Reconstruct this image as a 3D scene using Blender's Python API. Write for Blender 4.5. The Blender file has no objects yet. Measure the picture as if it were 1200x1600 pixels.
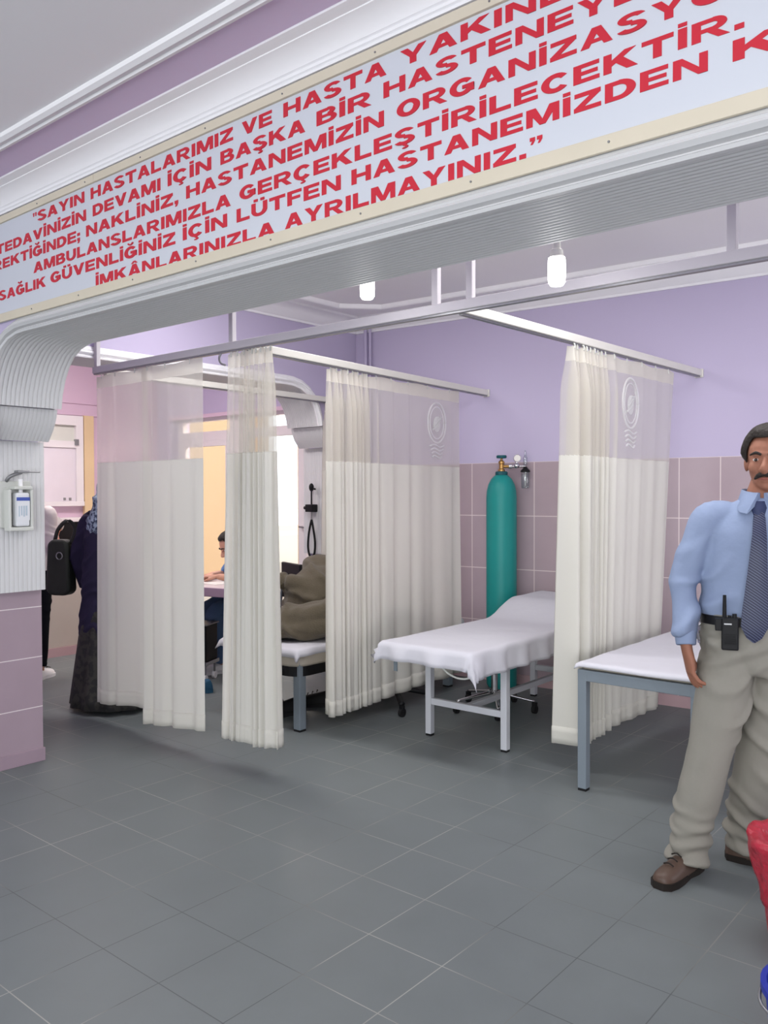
import bpy, bmesh, math, random
from mathutils import Vector, Matrix, noise
R = math.radians
rnd = random.Random(7)
SC = bpy.context.scene
COL = SC.collection

# ------------------------------------------------------------------ camera, world, lights, exposure
cam_d = bpy.data.cameras.new('camera'); cam = bpy.data.objects.new('camera', cam_d); COL.objects.link(cam)
cam_d.sensor_fit = 'VERTICAL'; cam_d.sensor_height = 36.0; cam_d.lens = 36.0 * 1316.1 / 1600.0
cam_d.clip_start = 0.05; cam_d.clip_end = 200
cam.matrix_world = (Matrix.Translation((0, 0, 1.45)) @ Matrix.Rotation(R(40.0), 4, 'Z')
                    @ Matrix.Rotation(R(90 - 1.211), 4, 'X') @ Matrix.Rotation(R(-0.187), 4, 'Z'))
SC.camera = cam
SC.view_settings.view_transform = 'Standard'; SC.view_settings.look = 'None'
SC.view_settings.gamma = 1.0; SC.view_settings.use_curve_mapping = False
SC.view_settings.exposure = 0.0

world = bpy.data.worlds.new('daylight'); SC.world = world; world.use_nodes = True
wn = world.node_tree.nodes; bg = wn['Background']
bg.inputs[0].default_value = (0.93, 0.96, 1.0, 1); bg.inputs[1].default_value = 2.3

def light(name, kind, loc, energy, color=(1, 1, 1), size=None, size_y=None, aim=None, soft=None):
    d = bpy.data.lights.new(name, kind); o = bpy.data.objects.new(name, d); COL.objects.link(o)
    d.energy = energy; d.color = color; o.location = loc
    if kind == 'AREA':
        d.shape = 'RECTANGLE'; d.size = size; d.size_y = size_y or size
    if soft is not None and kind in ('POINT', 'SPOT'): d.shadow_soft_size = soft
    if aim is not None:
        v = Vector(aim) - Vector(loc); o.rotation_euler = v.to_track_quat('-Z', 'Y').to_euler()
    return o
sun = light('sun', 'SUN', (0, -5, 12), 2.6, (1.0, 0.93, 0.82)); sun.data.angle = R(1)
sun.rotation_euler = Vector((-0.35, 0.55, -0.8)).to_track_quat('-Z', 'Y').to_euler()
light('hall_ceiling_fill', 'AREA', (-0.6, -0.6, 2.80), 40, (1.0, 0.99, 0.97), 1.2, 0.3, (-0.6, -0.6, 0))  # assumed lamp out of view, strengthened to brighten the hall floor
light('hall_rear_fill', 'AREA', (1.6, -3.4, 1.3), 135, (0.96, 0.98, 1.0), 4.0, 2.2, (-1.8, 2.0, 2.0))  # assumed, unseen fill from behind the camera, tilted up to lift the ceiling
light('ward_side_fill', 'AREA', (1.75, 4.0, 1.3), 60, (0.98, 0.99, 1.0), 2.6, 1.7, (-2.2, 4.5, 3.1))  # added fill with no window behind it, brightens ward walls and ceiling
for lx_ in (-3.7, -1.4):
    light('ward_ceiling_fill', 'AREA', (lx_, 3.35, 2.92), 37, (1.0, 0.99, 0.98), 1.4, 0.6, (lx_ - 0.1, 3.9, 0))  # added fills hidden behind the beam to light back wall and curtains
light('left_zone_fill', 'AREA', (-6.5, 3.7, 2.93), 62, (1.0, 0.91, 0.90), 1.2, 0.5, (-6.9, 3.8, 0))  # added unseen fill brightening the area beyond the left opening
light('courtyard_bounce', 'AREA', (-6.6, 6.7, 3.0), 190, (1.0, 0.84, 0.74), 2.6, 1.2, (-6.4, 3.2, 0.9))

# ------------------------------------------------------------------ materials
def lin(c):
    return tuple(((v / 255) / 12.92 if v <= 10 else (((v / 255) + 0.055) / 1.055) ** 2.4) for v in c)
def new_mat(name):
    m = bpy.data.materials.new(name); m.use_nodes = True
    return m, m.node_tree.nodes, m.node_tree.links, m.node_tree.nodes['Principled BSDF']
def mat(name, c, rough=0.6, spec=0.3, metal=0.0, var=0.05, scale=6.0, bump=0.0, bscale=60.0, sheen=0.0, sub=0.0):
    m, n, l, p = new_mat(name); c = lin(c)
    p.inputs['Roughness'].default_value = rough; p.inputs['Specular IOR Level'].default_value = spec
    p.inputs['Metallic'].default_value = metal
    if sheen: p.inputs['Sheen Weight'].default_value = sheen
    tc = n.new('ShaderNodeTexCoord')
    nz = n.new('ShaderNodeTexNoise'); nz.inputs['Scale'].default_value = scale; nz.inputs['Detail'].default_value = 4
    l.new(tc.outputs['Object'], nz.inputs['Vector'])
    mx = n.new('ShaderNodeMix'); mx.data_type = 'RGBA'
    mx.inputs[6].default_value = tuple(max(0, v * (1 - var)) for v in c) + (1,)
    mx.inputs[7].default_value = tuple(min(1, v * (1 + var)) for v in c) + (1,)
    l.new(nz.outputs['Fac'], mx.inputs[0]); l.new(mx.outputs[2], p.inputs['Base Color'])
    if bump:
        n2 = n.new('ShaderNodeTexNoise'); n2.inputs['Scale'].default_value = bscale; n2.inputs['Detail'].default_value = 3
        l.new(tc.outputs['Object'], n2.inputs['Vector'])
        b = n.new('ShaderNodeBump'); b.inputs['Strength'].default_value = bump; b.inputs['Distance'].default_value = 0.01
        l.new(n2.outputs['Fac'], b.inputs['Height']); l.new(b.outputs['Normal'], p.inputs['Normal'])
    return m

def mth(n, l, op, a, b=None):
    q = n.new('ShaderNodeMath'); q.operation = op
    for i, v in enumerate((a, b)):
        if v is None: continue
        if isinstance(v, (int, float)): q.inputs[i].default_value = v
        else: l.new(v, q.inputs[i])
    return q.outputs[0]
def line_mask(n, l, coord, x0, pitch, w):
    # 1 on the grout line
    t = mth(n, l, 'FRACT', mth(n, l, 'DIVIDE', mth(n, l, 'ADD', coord, 1000 * pitch - x0 + w / 2), pitch))
    return mth(n, l, 'LESS_THAN', t, w / pitch)
def tile_mat(name, tile, grout, axes, rough=0.3, spec=0.4, gvar=None, var=0.06, mott=7.0, gvis=1.0, paint=None, paint_z=None):
    """axes: list of (axis index, origin, pitch, line width)"""
    m, n, l, p = new_mat(name)
    g = n.new('ShaderNodeNewGeometry'); s = n.new('ShaderNodeSeparateXYZ'); l.new(g.outputs['Position'], s.inputs[0])
    msk = None
    for ax, x0, pitch, w in axes:
        k = line_mask(n, l, s.outputs[ax], x0, pitch, w)
        msk = k if msk is None else mth(n, l, 'MAXIMUM', msk, k)
    nz = n.new('ShaderNodeTexNoise'); nz.inputs['Scale'].default_value = mott; nz.inputs['Detail'].default_value = 6
    l.new(g.outputs['Position'], nz.inputs['Vector'])
    t = n.new('ShaderNodeMix'); t.data_type = 'RGBA'; c = lin(tile)
    t.inputs[6].default_value = tuple(v * (1 - var) for v in c) + (1,); t.inputs[7].default_value = tuple(v * (1 + var) for v in c) + (1,)
    l.new(nz.outputs['Fac'], t.inputs[0])
    gm = n.new('ShaderNodeMix'); gm.data_type = 'RGBA'
    gm.inputs[6].default_value = lin(grout) + (1,); gm.inputs[7].default_value = lin(gvar or grout) + (1,)
    n3 = n.new('ShaderNodeTexNoise'); n3.inputs['Scale'].default_value = 1.1; n3.inputs['Detail'].default_value = 3
    l.new(g.outputs['Position'], n3.inputs['Vector'])
    rp = n.new('ShaderNodeMapRange'); rp.inputs[1].default_value = 0.42; rp.inputs[2].default_value = 0.58
    l.new(n3.outputs['Fac'], rp.inputs[0]); l.new(rp.outputs[0], gm.inputs[0])
    mx = n.new('ShaderNodeMix'); mx.data_type = 'RGBA'
    l.new(mth(n, l, 'MULTIPLY', msk, gvis), mx.inputs[0]); l.new(t.outputs[2], mx.inputs[6]); l.new(gm.outputs[2], mx.inputs[7])
    out = mx.outputs[2]
    if paint:
        up = mth(n, l, 'GREATER_THAN', s.outputs[2], paint_z)
        px = n.new('ShaderNodeMix'); px.data_type = 'RGBA'; l.new(up, px.inputs[0]); l.new(out, px.inputs[6])
        px.inputs[7].default_value = lin(paint) + (1,)
        out = px.outputs[2]
        l.new(mth(n, l, 'ADD', mth(n, l, 'MULTIPLY', up, 0.45), rough), p.inputs['Roughness'])
    else:
        r2 = mth(n, l, 'ADD', mth(n, l, 'MULTIPLY', nz.outputs['Fac'], 0.12), rough - 0.06)
        l.new(r2, p.inputs['Roughness'])
    l.new(out, p.inputs['Base Color']); p.inputs['Specular IOR Level'].default_value = spec
    b = n.new('ShaderNodeBump'); b.inputs['Strength'].default_value = 0.25; b.inputs['Distance'].default_value = 0.003; b.invert = True
    l.new(msk, b.inputs['Height']); l.new(b.outputs['Normal'], p.inputs['Normal'])
    return m
def cloth_mat(name, c, trans=0.35, alpha=1.0, weave=900.0, rough=0.8):
    m, n, l, p = new_mat(name)
    n.remove(p); o = n['Material Output']
    d = n.new('ShaderNodeBsdfDiffuse'); d.inputs[0].default_value = lin(c) + (1,)
    t = n.new('ShaderNodeBsdfTranslucent'); t.inputs[0].default_value = lin(c) + (1,)
    mx = n.new('ShaderNodeMixShader'); mx.inputs[0].default_value = trans
    l.new(d.outputs[0], mx.inputs[1]); l.new(t.outputs[0], mx.inputs[2])
    tc = n.new('ShaderNodeTexCoord'); nz = n.new('ShaderNodeTexNoise'); nz.inputs['Scale'].default_value = 14
    l.new(tc.outputs['Object'], nz.inputs['Vector'])
    b = n.new('ShaderNodeBump'); b.inputs['Strength'].default_value = 0.25; b.inputs['Distance'].default_value = 0.01
    l.new(nz.outputs['Fac'], b.inputs['Height']); l.new(b.outputs['Normal'], d.inputs['Normal'])
    if alpha < 1:
        tr = n.new('ShaderNodeBsdfTransparent'); m2 = n.new('ShaderNodeMixShader'); m2.inputs[0].default_value = alpha
        l.new(tr.outputs[0], m2.inputs[1]); l.new(mx.outputs[0], m2.inputs[2]); l.new(m2.outputs[0], o.inputs[0])
    else:
        l.new(mx.outputs[0], o.inputs[0])
    return m
def emit_mat(name, c, s):
    m, n, l, p = new_mat(name); n.remove(p)
    e = n.new('ShaderNodeEmission'); e.inputs[0].default_value = lin(c) + (1,); e.inputs[1].default_value = s
    l.new(e.outputs[0], n['Material Output'].inputs[0]); return m
def glass_mat(name, tint=(250, 252, 252), gloss=0.06):
    m, n, l, p = new_mat(name); n.remove(p)
    t = n.new('ShaderNodeBsdfTransparent'); t.inputs[0].default_value = lin(tint) + (1,)
    g = n.new('ShaderNodeBsdfGlossy'); g.inputs['Roughness'].default_value = 0.03
    mx = n.new('ShaderNodeMixShader')
    mx.inputs[0].default_value = gloss
    l.new(t.outputs[0], mx.inputs[1]); l.new(g.outputs[0], mx.inputs[2]); l.new(mx.outputs[0], n['Material Output'].inputs[0])
    return m
def stripe_mat(name, a, b, freq, duty=0.3, rough=0.6, direction=(1, 0, 1)):
    m, n, l, p = new_mat(name)
    tc = n.new('ShaderNodeTexCoord'); s = n.new('ShaderNodeSeparateXYZ'); l.new(tc.outputs['Object'], s.inputs[0])
    v = None
    for i in range(3):
        if direction[i]:
            k = mth(n, l, 'MULTIPLY', s.outputs[i], float(direction[i])); v = k if v is None else mth(n, l, 'ADD', v, k)
    f = mth(n, l, 'FRACT', mth(n, l, 'ADD', mth(n, l, 'MULTIPLY', v, freq), 500.0))
    mx = n.new('ShaderNodeMix'); mx.data_type = 'RGBA'; l.new(mth(n, l, 'LESS_THAN', f, duty), mx.inputs[0])
    mx.inputs[6].default_value = lin(a) + (1,); mx.inputs[7].default_value = lin(b) + (1,)
    l.new(mx.outputs[2], p.inputs['Base Color']); p.inputs['Roughness'].default_value = rough
    return m
def blotch_mat(name, a, b, scale, lo=0.45, hi=0.55, rough=0.8):
    m, n, l, p = new_mat(name)
    tc = n.new('ShaderNodeTexCoord'); nz = n.new('ShaderNodeTexNoise'); nz.inputs['Scale'].default_value = scale; nz.inputs['Detail'].default_value = 2
    l.new(tc.outputs['Object'], nz.inputs['Vector'])
    rp = n.new('ShaderNodeMapRange'); rp.inputs[1].default_value = lo; rp.inputs[2].default_value = hi
    l.new(nz.outputs['Fac'], rp.inputs[0])
    mx = n.new('ShaderNodeMix'); mx.data_type = 'RGBA'; l.new(rp.outputs[0], mx.inputs[0])
    mx.inputs[6].default_value = lin(a) + (1,); mx.inputs[7].default_value = lin(b) + (1,)
    l.new(mx.outputs[2], p.inputs['Base Color']); p.inputs['Roughness'].default_value = rough
    return m

PURPLE = (191, 181, 208)
M = dict(
    floor=tile_mat('floor_tiles', (110, 116, 117), (172, 170, 162), [(0, -2.403, 0.2975, 0.0035), (1, 2.985, 0.305, 0.0035)],
                   rough=0.42, spec=0.26, gvar=(74, 77, 78), var=0.10, mott=5.0, gvis=0.75),
    backwall=tile_mat('dado_and_paint', (172, 154, 161), (222, 208, 208), [(0, -3.466, 0.267, 0.006), (2, 1.69, 0.408, 0.006)],
                      rough=0.25, spec=0.4, paint=PURPLE, paint_z=1.69),
    pillartile=tile_mat('pillar_tiles', (166, 147, 158), (226, 216, 218), [(2, 0.845, 0.273, 0.005)], rough=0.3, spec=0.4),
    pillarbase=mat('mauve_skirting_tile', (160, 140, 152), 0.35, 0.4),
    purple=mat('purple_paint', PURPLE, 0.7, 0.2, var=0.02, scale=2),
    purple2=mat('purple_border_paint', (222, 204, 230), 0.7, 0.2, var=0.03, scale=2),
    warmlitwall=mat('warm_light_tinted_lilac', (216, 190, 208), 0.7, 0.2, var=0.03, scale=2),  # lilac paint with the warm window light tinted into its colour
    ceiling=mat('ceiling_paint', (246, 244, 246), 0.8, 0.1, var=0.02, scale=2),
    white=mat('white_moulding', (245, 244, 246), 0.5, 0.3, var=0.015, scale=3),
    cladding=mat('white_ribbed_cladding', (212, 212, 213), 0.45, 0.3, var=0.02, scale=3),
    rail=mat('white_rail_metal', (192, 188, 192), 0.6, 0.25, var=0.02),
    railc=mat('cream_rail_metal', (224, 221, 213), 0.4, 0.4, var=0.02),
    pvc=mat('white_window_frame', (232, 228, 228), 0.35, 0.4, var=0.01),
    header=cloth_mat('curtain_header_cloth', (232, 228, 218), 0.45, 0.93),
    sheer=cloth_mat('curtain_mesh', (230, 226, 217), 0.5, 0.54),
    drape=cloth_mat('curtain_cloth', (232, 230, 222), 0.38, 1.0),
    emblem=cloth_mat('embroidery_thread', (240, 240, 240), 0.5, 0.68),
    sheet=mat('white_bed_linen', (203, 202, 209), 0.85, 0.1, var=0.02, bump=0.35, bscale=9),
    wmetal=mat('white_enamel_metal', (196, 198, 204), 0.4, 0.4, var=0.03),
    gmetal=mat('grey_enamel_metal', (120, 130, 138), 0.4, 0.4, var=0.04),
    beigevinyl=mat('beige_vinyl', (178, 170, 156), 0.5, 0.3),
    blanket=mat('brown_grey_blanket', (99, 91, 77), 0.95, 0.05, var=0.12, scale=30, bump=0.4, bscale=120, sheen=0.2),
    teal=mat('teal_cylinder_paint', (22, 138, 134), 0.45, 0.4, var=0.06, scale=5, bump=0.06, bscale=30),
    tealdark=mat('dark_teal_cap', (24, 84, 92), 0.5, 0.3),
    brass=mat('brass', (176, 138, 84), 0.35, 0.5, metal=0.9),
    chrome=mat('chrome', (205, 205, 208), 0.2, 0.5, metal=1.0),
    steel=mat('dull_steel', (150, 150, 152), 0.4, 0.5, metal=0.8),
    black=mat('black_plastic', (16, 16, 19), 0.5, 0.25, var=0.1),
    rubber=mat('black_rubber', (30, 30, 31), 0.7, 0.2, var=0.1),
    banner=mat('banner_vinyl', (206, 210, 219), 0.35, 0.4, var=0.02, scale=1.5, bump=0.05, bscale=3),
    red=mat('red_lettering', (200, 44, 60), 0.45, 0.3, var=0.05),
    batten=mat('beige_batten', (212, 203, 184), 0.6, 0.2, var=0.06, scale=4),
    bulb=emit_mat('lit_bulb', (255, 255, 255), 14.0),
    socket=mat('bulb_socket', (206, 206, 196), 0.5, 0.3),
    plastic=mat('off_white_plastic', (206, 208, 202), 0.4, 0.4),
    clear=glass_mat('clear_plastic', (235, 240, 242), 0.15),
    glass=glass_mat('window_glass'),
    label=mat('bottle_label', (226, 228, 232), 0.5, 0.3), blue=mat('label_blue', (70, 90, 170), 0.5, 0.3),
    lightblue=mat('label_pale_blue', (184, 198, 210), 0.5, 0.3),
    frosted=mat('frosted_pane', (226, 220, 226), 0.4, 0.3), blind=mat('pale_blind', (214, 216, 206), 0.6, 0.2),
    yellow=mat('yellow_door_frame', (226, 200, 158), 0.5, 0.3),
    ochre=mat('ochre_facade', (197, 166, 130), 0.9, 0.1, var=0.08, scale=0.8), ground=mat('outdoor_paving', (190, 180, 168), 0.9, 0.1),
    paleout=mat('white_facade', (250, 246, 240), 0.9, 0.1, var=0.02),
    skin=mat('skin', (150, 102, 82), 0.55, 0.3, var=0.10, scale=18), skinp=mat('pale_skin', (206, 156, 134), 0.55, 0.3, var=0.08, scale=18),
    lip=mat('lips', (150, 88, 78), 0.5, 0.3), eye=mat('eye_white', (214, 206, 200), 0.3, 0.5), iris=mat('dark_iris', (40, 28, 22), 0.2, 0.5),
    hair=mat('dark_hair', (44, 38, 34), 0.6, 0.3, var=0.3, scale=60, bump=0.5, bscale=120), brown_hair=mat('brown_hair', (66, 44, 34), 0.6, 0.3, var=0.25, scale=50, bump=0.5, bscale=120),
    grey_hair=mat('grey_hair', (178, 176, 174), 0.7, 0.2, var=0.15, scale=50),
    shirt=mat('blue_shirt_cloth', (139, 153, 181), 0.85, 0.1, var=0.05, scale=8, bump=0.5, bscale=14),
    trousers=mat('khaki_grey_trousers', (141, 138, 129), 0.85, 0.1, var=0.06, scale=10, bump=0.5, bscale=12),
    tie=stripe_mat('striped_tie', (32, 38, 66), (98, 104, 132), 95.0, 0.20, 0.5, (0.75, 0, -1)),
    knot=mat('tie_knot', (54, 62, 94), 0.5, 0.3),
    leather=mat('brown_leather', (84, 66, 56), 0.45, 0.4, var=0.12, scale=12), sole=mat('dark_sole', (38, 33, 30), 0.6, 0.2),
    belt=mat('black_leather', (22, 21, 22), 0.4, 0.4),
    whitecloth=mat('white_top_cloth', (214, 206, 204), 0.9, 0.1, bump=0.4, bscale=16), darkcloth=mat('black_trousers_cloth', (24, 24, 30), 0.9, 0.1, bump=0.3, bscale=16),
    navy=mat('dark_violet_coat', (46, 42, 64), 0.9, 0.1, var=0.08, bump=0.4, bscale=12), skirt=blotch_mat('patterned_dark_skirt', (30, 30, 31), (52, 50, 46), 26),
    scarf=blotch_mat('blue_patterned_scarf', (50, 62, 86), (150, 166, 184), 42), bagleather=mat('black_bag_leather', (38, 42, 36), 0.55, 0.3, bump=0.3, bscale=30),
    scrubs=mat('blue_scrubs', (96, 132, 180), 0.9, 0.1, var=0.06, bump=0.4, bscale=14), jeans=mat('blue_trousers', (88, 112, 148), 0.9, 0.1, var=0.08, bump=0.4, bscale=16),
    desk=mat('lilac_desk_edge', (180, 152, 176), 0.5, 0.3), desktop=mat('pale_desk_top', (218, 204, 206), 0.5, 0.3),
    redbag=mat('red_plastic_bag', (172, 40, 58), 0.35, 0.5, var=0.2, scale=14, bump=0.9, bscale=34), bluebin=mat('blue_plastic', (34, 50, 156), 0.4, 0.4),
    orange=mat('orange_cloth', (222, 120, 70), 0.8, 0.1), counter=mat('pale_counter', (196, 186, 176), 0.6, 0.2), pinkbase=mat('pink_skirting', (190, 160, 164), 0.5, 0.3),
    paper=mat('white_paper', (236, 232, 226), 0.8, 0.1), slipper=mat('blue_slipper', (44, 84, 112), 0.7, 0.2),
)

# ------------------------------------------------------------------ mesh helpers
class MB:
    def __init__(s): s.v = []; s.f = []
    def add(s, vs, fs):
        o = len(s.v); s.v += [Vector(p) for p in vs]; s.f += [tuple(i + o for i in f) for f in fs]; return s
    def box(s, lo, hi, mtx=None):
        s.nb = getattr(s, 'nb', -1) + 1; e = 0.00035 * (s.nb % 5); lo = [v - e for v in lo]; hi = [v + e for v in hi]   # neighbouring boxes never share a plane
        (x0, y0, z0), (x1, y1, z1) = lo, hi
        vs = [Vector(p) for p in ((x0, y0, z0), (x1, y0, z0), (x1, y1, z0), (x0, y1, z0), (x0, y0, z1), (x1, y0, z1), (x1, y1, z1), (x0, y1, z1))]
        if mtx: vs = [mtx @ v for v in vs]
        return s.add(vs, [(0, 3, 2, 1), (4, 5, 6, 7), (0, 1, 5, 4), (1, 2, 6, 5), (2, 3, 7, 6), (3, 0, 4, 7)])
    def bar(s, a, b, w, h, up=(0, 0, 1)):
        a, b = Vector(a), Vector(b); d = (b - a).normalized(); u = Vector(up)
        if abs(d.dot(u)) > 0.95: u = Vector((1, 0, 0))
        sd = d.cross(u).normalized(); u = sd.cross(d)
        vs = [p + sd * i * w / 2 + u * j * h / 2 for p in (a, b) for i, j in ((-1, -1), (1, -1), (1, 1), (-1, 1))]
        return s.add(vs, [(0, 1, 2, 3), (7, 6, 5, 4), (0, 4, 5, 1), (1, 5, 6, 2), (2, 6, 7, 3), (3, 7, 4, 0)])
    def rings(s, rings, cap=True, close=True):
        n = len(rings[0]); vs = [p for r in rings for p in r]; fs = []
        for i in range(len(rings) - 1):
            for j in range(n if close else n - 1):
                k = (j + 1) % n; fs.append((i * n + j, i * n + k, (i + 1) * n + k, (i + 1) * n + j))
        if cap and close:
            fs.append(tuple(range(n))[::-1]); fs.append(tuple((len(rings) - 1) * n + j for j in range(n)))
        return s.add(vs, fs)
    def lathe(s, prof, c=(0, 0, 0), n=28, axis='Z'):
        c = Vector(c); rg = []
        for r, z in prof:
            rr = max(r, 1e-4)
            rg.append([c + Vector((rr * math.cos(2 * math.pi * k / n), rr * math.sin(2 * math.pi * k / n), z)) for k in range(n)])
        return s.rings(rg)
    def cyl(s, a, b, r0, r1=None, n=16):
        return s.tube([a, b], [r0, r0 if r1 is None else r1], n, 1)
    def tube(s, pts, rad, n=10, sub=6, side=(1, 0, 0), closed=False):
        """rad: number, list of numbers, or list of (ra, rb); ra along 'side'"""
        P = [Vector(p) for p in pts]
        if not isinstance(rad, (list, tuple)): rad = [rad] * len(P)
        rad = [r if isinstance(r, (list, tuple)) else (r, r) for r in rad]
        Q, W = [], []
        for i in range(len(P) - 1):
            a, b, c, d = P[max(i - 1, 0)], P[i], P[i + 1], P[min(i + 2, len(P) - 1)]
            ra, rb, rc, rd = rad[max(i - 1, 0)], rad[i], rad[i + 1], rad[min(i + 2, len(P) - 1)]
            for k in range(sub if len(P) > 2 else 1):
                t = k / sub if len(P) > 2 else 0
                f = lambda w, x, y, z: 0.5 * (2 * x + (y - w) * t + (2 * w - 5 * x + 4 * y - z) * t * t + (3 * x - w - 3 * y + z) * t ** 3)
                Q.append(f(a, b, c, d)); W.append((max(1e-4, f(ra[0], rb[0], rc[0], rd[0])), max(1e-4, f(ra[1], rb[1], rc[1], rd[1]))))
        Q.append(P[-1]); W.append(rad[-1])
        rg = []; sd = Vector(side)
        for i, q in enumerate(Q):
            d = (Q[min(i + 1, len(Q) - 1)] - Q[max(i - 1, 0)]).normalized()
            u = sd - d * sd.dot(d)
            if u.length < 0.1:
                u = Vector((0, 1, 0)) - d * d.y
                if u.length < 0.1: u = Vector((0, 0, 1)) - d * d.z
            u.normalize(); v = d.cross(u)
            rg.append([q + u * W[i][0] * math.cos(2 * math.pi * k / n) + v * W[i][1] * math.sin(2 * math.pi * k / n) for k in range(n)])
        return s.rings(rg)
    def ell(s, c, r, mtx=None, n=20, m=12):
        c = Vector(c); r = r if isinstance(r, (list, tuple)) else (r, r, r); rg = []
        for i in range(m + 1):
            t = math.pi * i / m; st = max(math.sin(t), 1e-3)
            ring = []
            for k in range(n):
                p = Vector((r[0] * st * math.cos(2 * math.pi * k / n), r[1] * st * math.sin(2 * math.pi * k / n), -r[2] * math.cos(t)))
                ring.append(c + (mtx @ p if mtx else p))
            rg.append(ring)
        return s.rings(rg)
    def grid(s, fn, nu, nv):
        vs = [fn(i / nu, j / nv) for i in range(nu + 1) for j in range(nv + 1)]; fs = []
        for i in range(nu):
            for j in range(nv):
                a = i * (nv + 1) + j; fs.append((a, a + nv + 1, a + nv + 2, a + 1))
        return s.add(vs, fs)
    def prism(s, poly, fn, d0, d1):
        """poly 2D points, fn(u, v, d) -> 3D; extruded from d0 to d1"""
        n = len(poly); vs = [fn(u, v, d) for d in (d0, d1) for u, v in poly]
        fs = [tuple(range(n)), tuple(range(2 * n - 1, n - 1, -1))] + [(i, (i + 1) % n, n + (i + 1) % n, n + i) for i in range(n)]
        return s.add(vs, fs)
    def build(s, name, m, parent=None, smooth=None, bevel=0.0, seg=2, remesh=0.0, smoothit=0, solid=0.0, loc=None, disp=None, subd=0):
        org = Vector(loc) if loc is not None else Vector((0, 0, 0))
        me = bpy.data.meshes.new(name); me.from_pydata([v - org for v in s.v], [], s.f); me.update()
        bm = bmesh.new(); bm.from_mesh(me); bmesh.ops.recalc_face_normals(bm, faces=bm.faces); bm.to_mesh(me); bm.free()
        o = bpy.data.objects.new(name, me); COL.objects.link(o); o.location = org
        me.materials.append(m)
        if remesh:
            md = o.modifiers.new('r', 'REMESH'); md.mode = 'VOXEL'; md.voxel_size = remesh; md.use_smooth_shade = True
            if smoothit:
                sm = o.modifiers.new('s', 'SMOOTH'); sm.factor = 0.5; sm.iterations = smoothit
            bpy.context.view_layer.update()
            dg = bpy.context.evaluated_depsgraph_get()
            m2 = bpy.data.meshes.new_from_object(o.evaluated_get(dg)); o.modifiers.clear(); o.data = m2; bpy.data.meshes.remove(me); me = m2; me.name = name
            if not me.materials: me.materials.append(m)
            smooth = True
        if disp:
            nr = [v.normal.copy() for v in me.vertices]
            for v, nn in zip(me.vertices, nr): v.co = v.co + nn * disp(v.co + org, nn)
            me.update()
        if smooth is None: smooth = False
        for p in me.polygons: p.use_smooth = bool(smooth)
        if smooth and not remesh and isinstance(smooth, (int, float)) and not isinstance(smooth, bool):
            bm = bmesh.new(); bm.from_mesh(me); lim = R(smooth)
            for e in bm.edges:
                if len(e.link_faces) == 2 and e.calc_face_angle(0) > lim: e.smooth = False
            bm.to_mesh(me); bm.free()
        if bevel:
            md = o.modifiers.new('b', 'BEVEL'); md.width = bevel; md.segments = seg; md.limit_method = 'ANGLE'; md.angle_limit = R(40)
        if solid:
            md = o.modifiers.new('t', 'SOLIDIFY'); md.thickness = solid; md.offset = 0
        if subd:
            md = o.modifiers.new('d', 'SUBSURF'); md.levels = subd; md.render_levels = subd
        if parent is not None:
            o.parent = parent; o.matrix_parent_inverse = Matrix.Identity(4)
            # children are written in the parent's own frame
        return o
def thing(name, label, cat, loc=(0, 0, 0), rz=0.0, group=None):
    o = bpy.data.objects.new(name, None); COL.objects.link(o); o.location = loc; o.rotation_euler = (0, 0, rz); o.empty_display_size = 0.1
    o['label'] = label; o['category'] = cat
    if group: o['group'] = group
    return o
def tag(o, label, cat, group=None, kind=None):
    o['label'] = label; o['category'] = cat
    if group: o['group'] = group
    if kind: o['kind'] = kind
    return o
def struct(o): o['kind'] = 'structure'; return o
def S(name, mb, m, **k): return struct(mb.build(name, m, **k))
def lerp(a, b, t): return a + (b - a) * t
def smooth01(t): t = min(1, max(0, t)); return t * t * (3 - 2 * t)

# ------------------------------------------------------------------ the setting
YF, YB2 = 1.945, 2.307          # front and rear of the beam
ZS = 2.213                      # soffit
XL = -4.88                      # left side of the ward
ZI, ZH = 2.95, 2.88             # ceilings (ward, hall)
def wall_y(x): return 5.58 + 0.07 * (x + 3.0)
S('floor', MB().box((-9.5, -5, -0.1), (4.5, 6.2, 0)), M['floor'])
S('ceiling_hall', MB().box((-9.5, -3.6, ZH), (4.5, YF - 0.02, ZH + 0.3)), M['ceiling'])
S('ceiling_ward', MB().box((-9.5, YF - 0.02, ZI), (4.5, 6.4, ZI + 0.3)), M['ceiling'])
bw = MB(); bw.add([(x, wall_y(x) + d, z) for d in (0, 0.2) for x, z in ((XL - 0.4, 0), (3.0, 0), (3.0, ZI), (XL - 0.4, ZI))],
                  [(0, 1, 2, 3), (7, 6, 5, 4), (0, 4, 5, 1), (1, 5, 6, 2), (2, 6, 7, 3), (3, 7, 4, 0)])
S('wall_back', bw, M['backwall'])
S('wall_right', MB().box((1.9, YB2, 0), (2.1, 6.2, ZI)), M['purple'])
S('wall_hall_right', MB().box((3.6, -3.6, 0), (3.8, YF, ZH)), M['purple'])
S('wall_hall_left', MB().box((-8.4, -3.6, 0), (-8.2, YF, ZH)), M['purple'])
S('wall_front', MB().box((2.0, YF, 0), (3.8, YB2, ZI)), M['purple'])
S('baseboard_back', MB().add([(x, wall_y(x) - d, z) for d in (0.012, -0.01) for x, z in ((XL, 0), (1.9, 0), (1.9, 0.075), (XL, 0.075))],
                             [(0, 1, 2, 3), (7, 6, 5, 4), (0, 4, 5, 1), (1, 5, 6, 2), (2, 6, 7, 3), (3, 7, 4, 0)]), M['pinkbase'])

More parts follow.
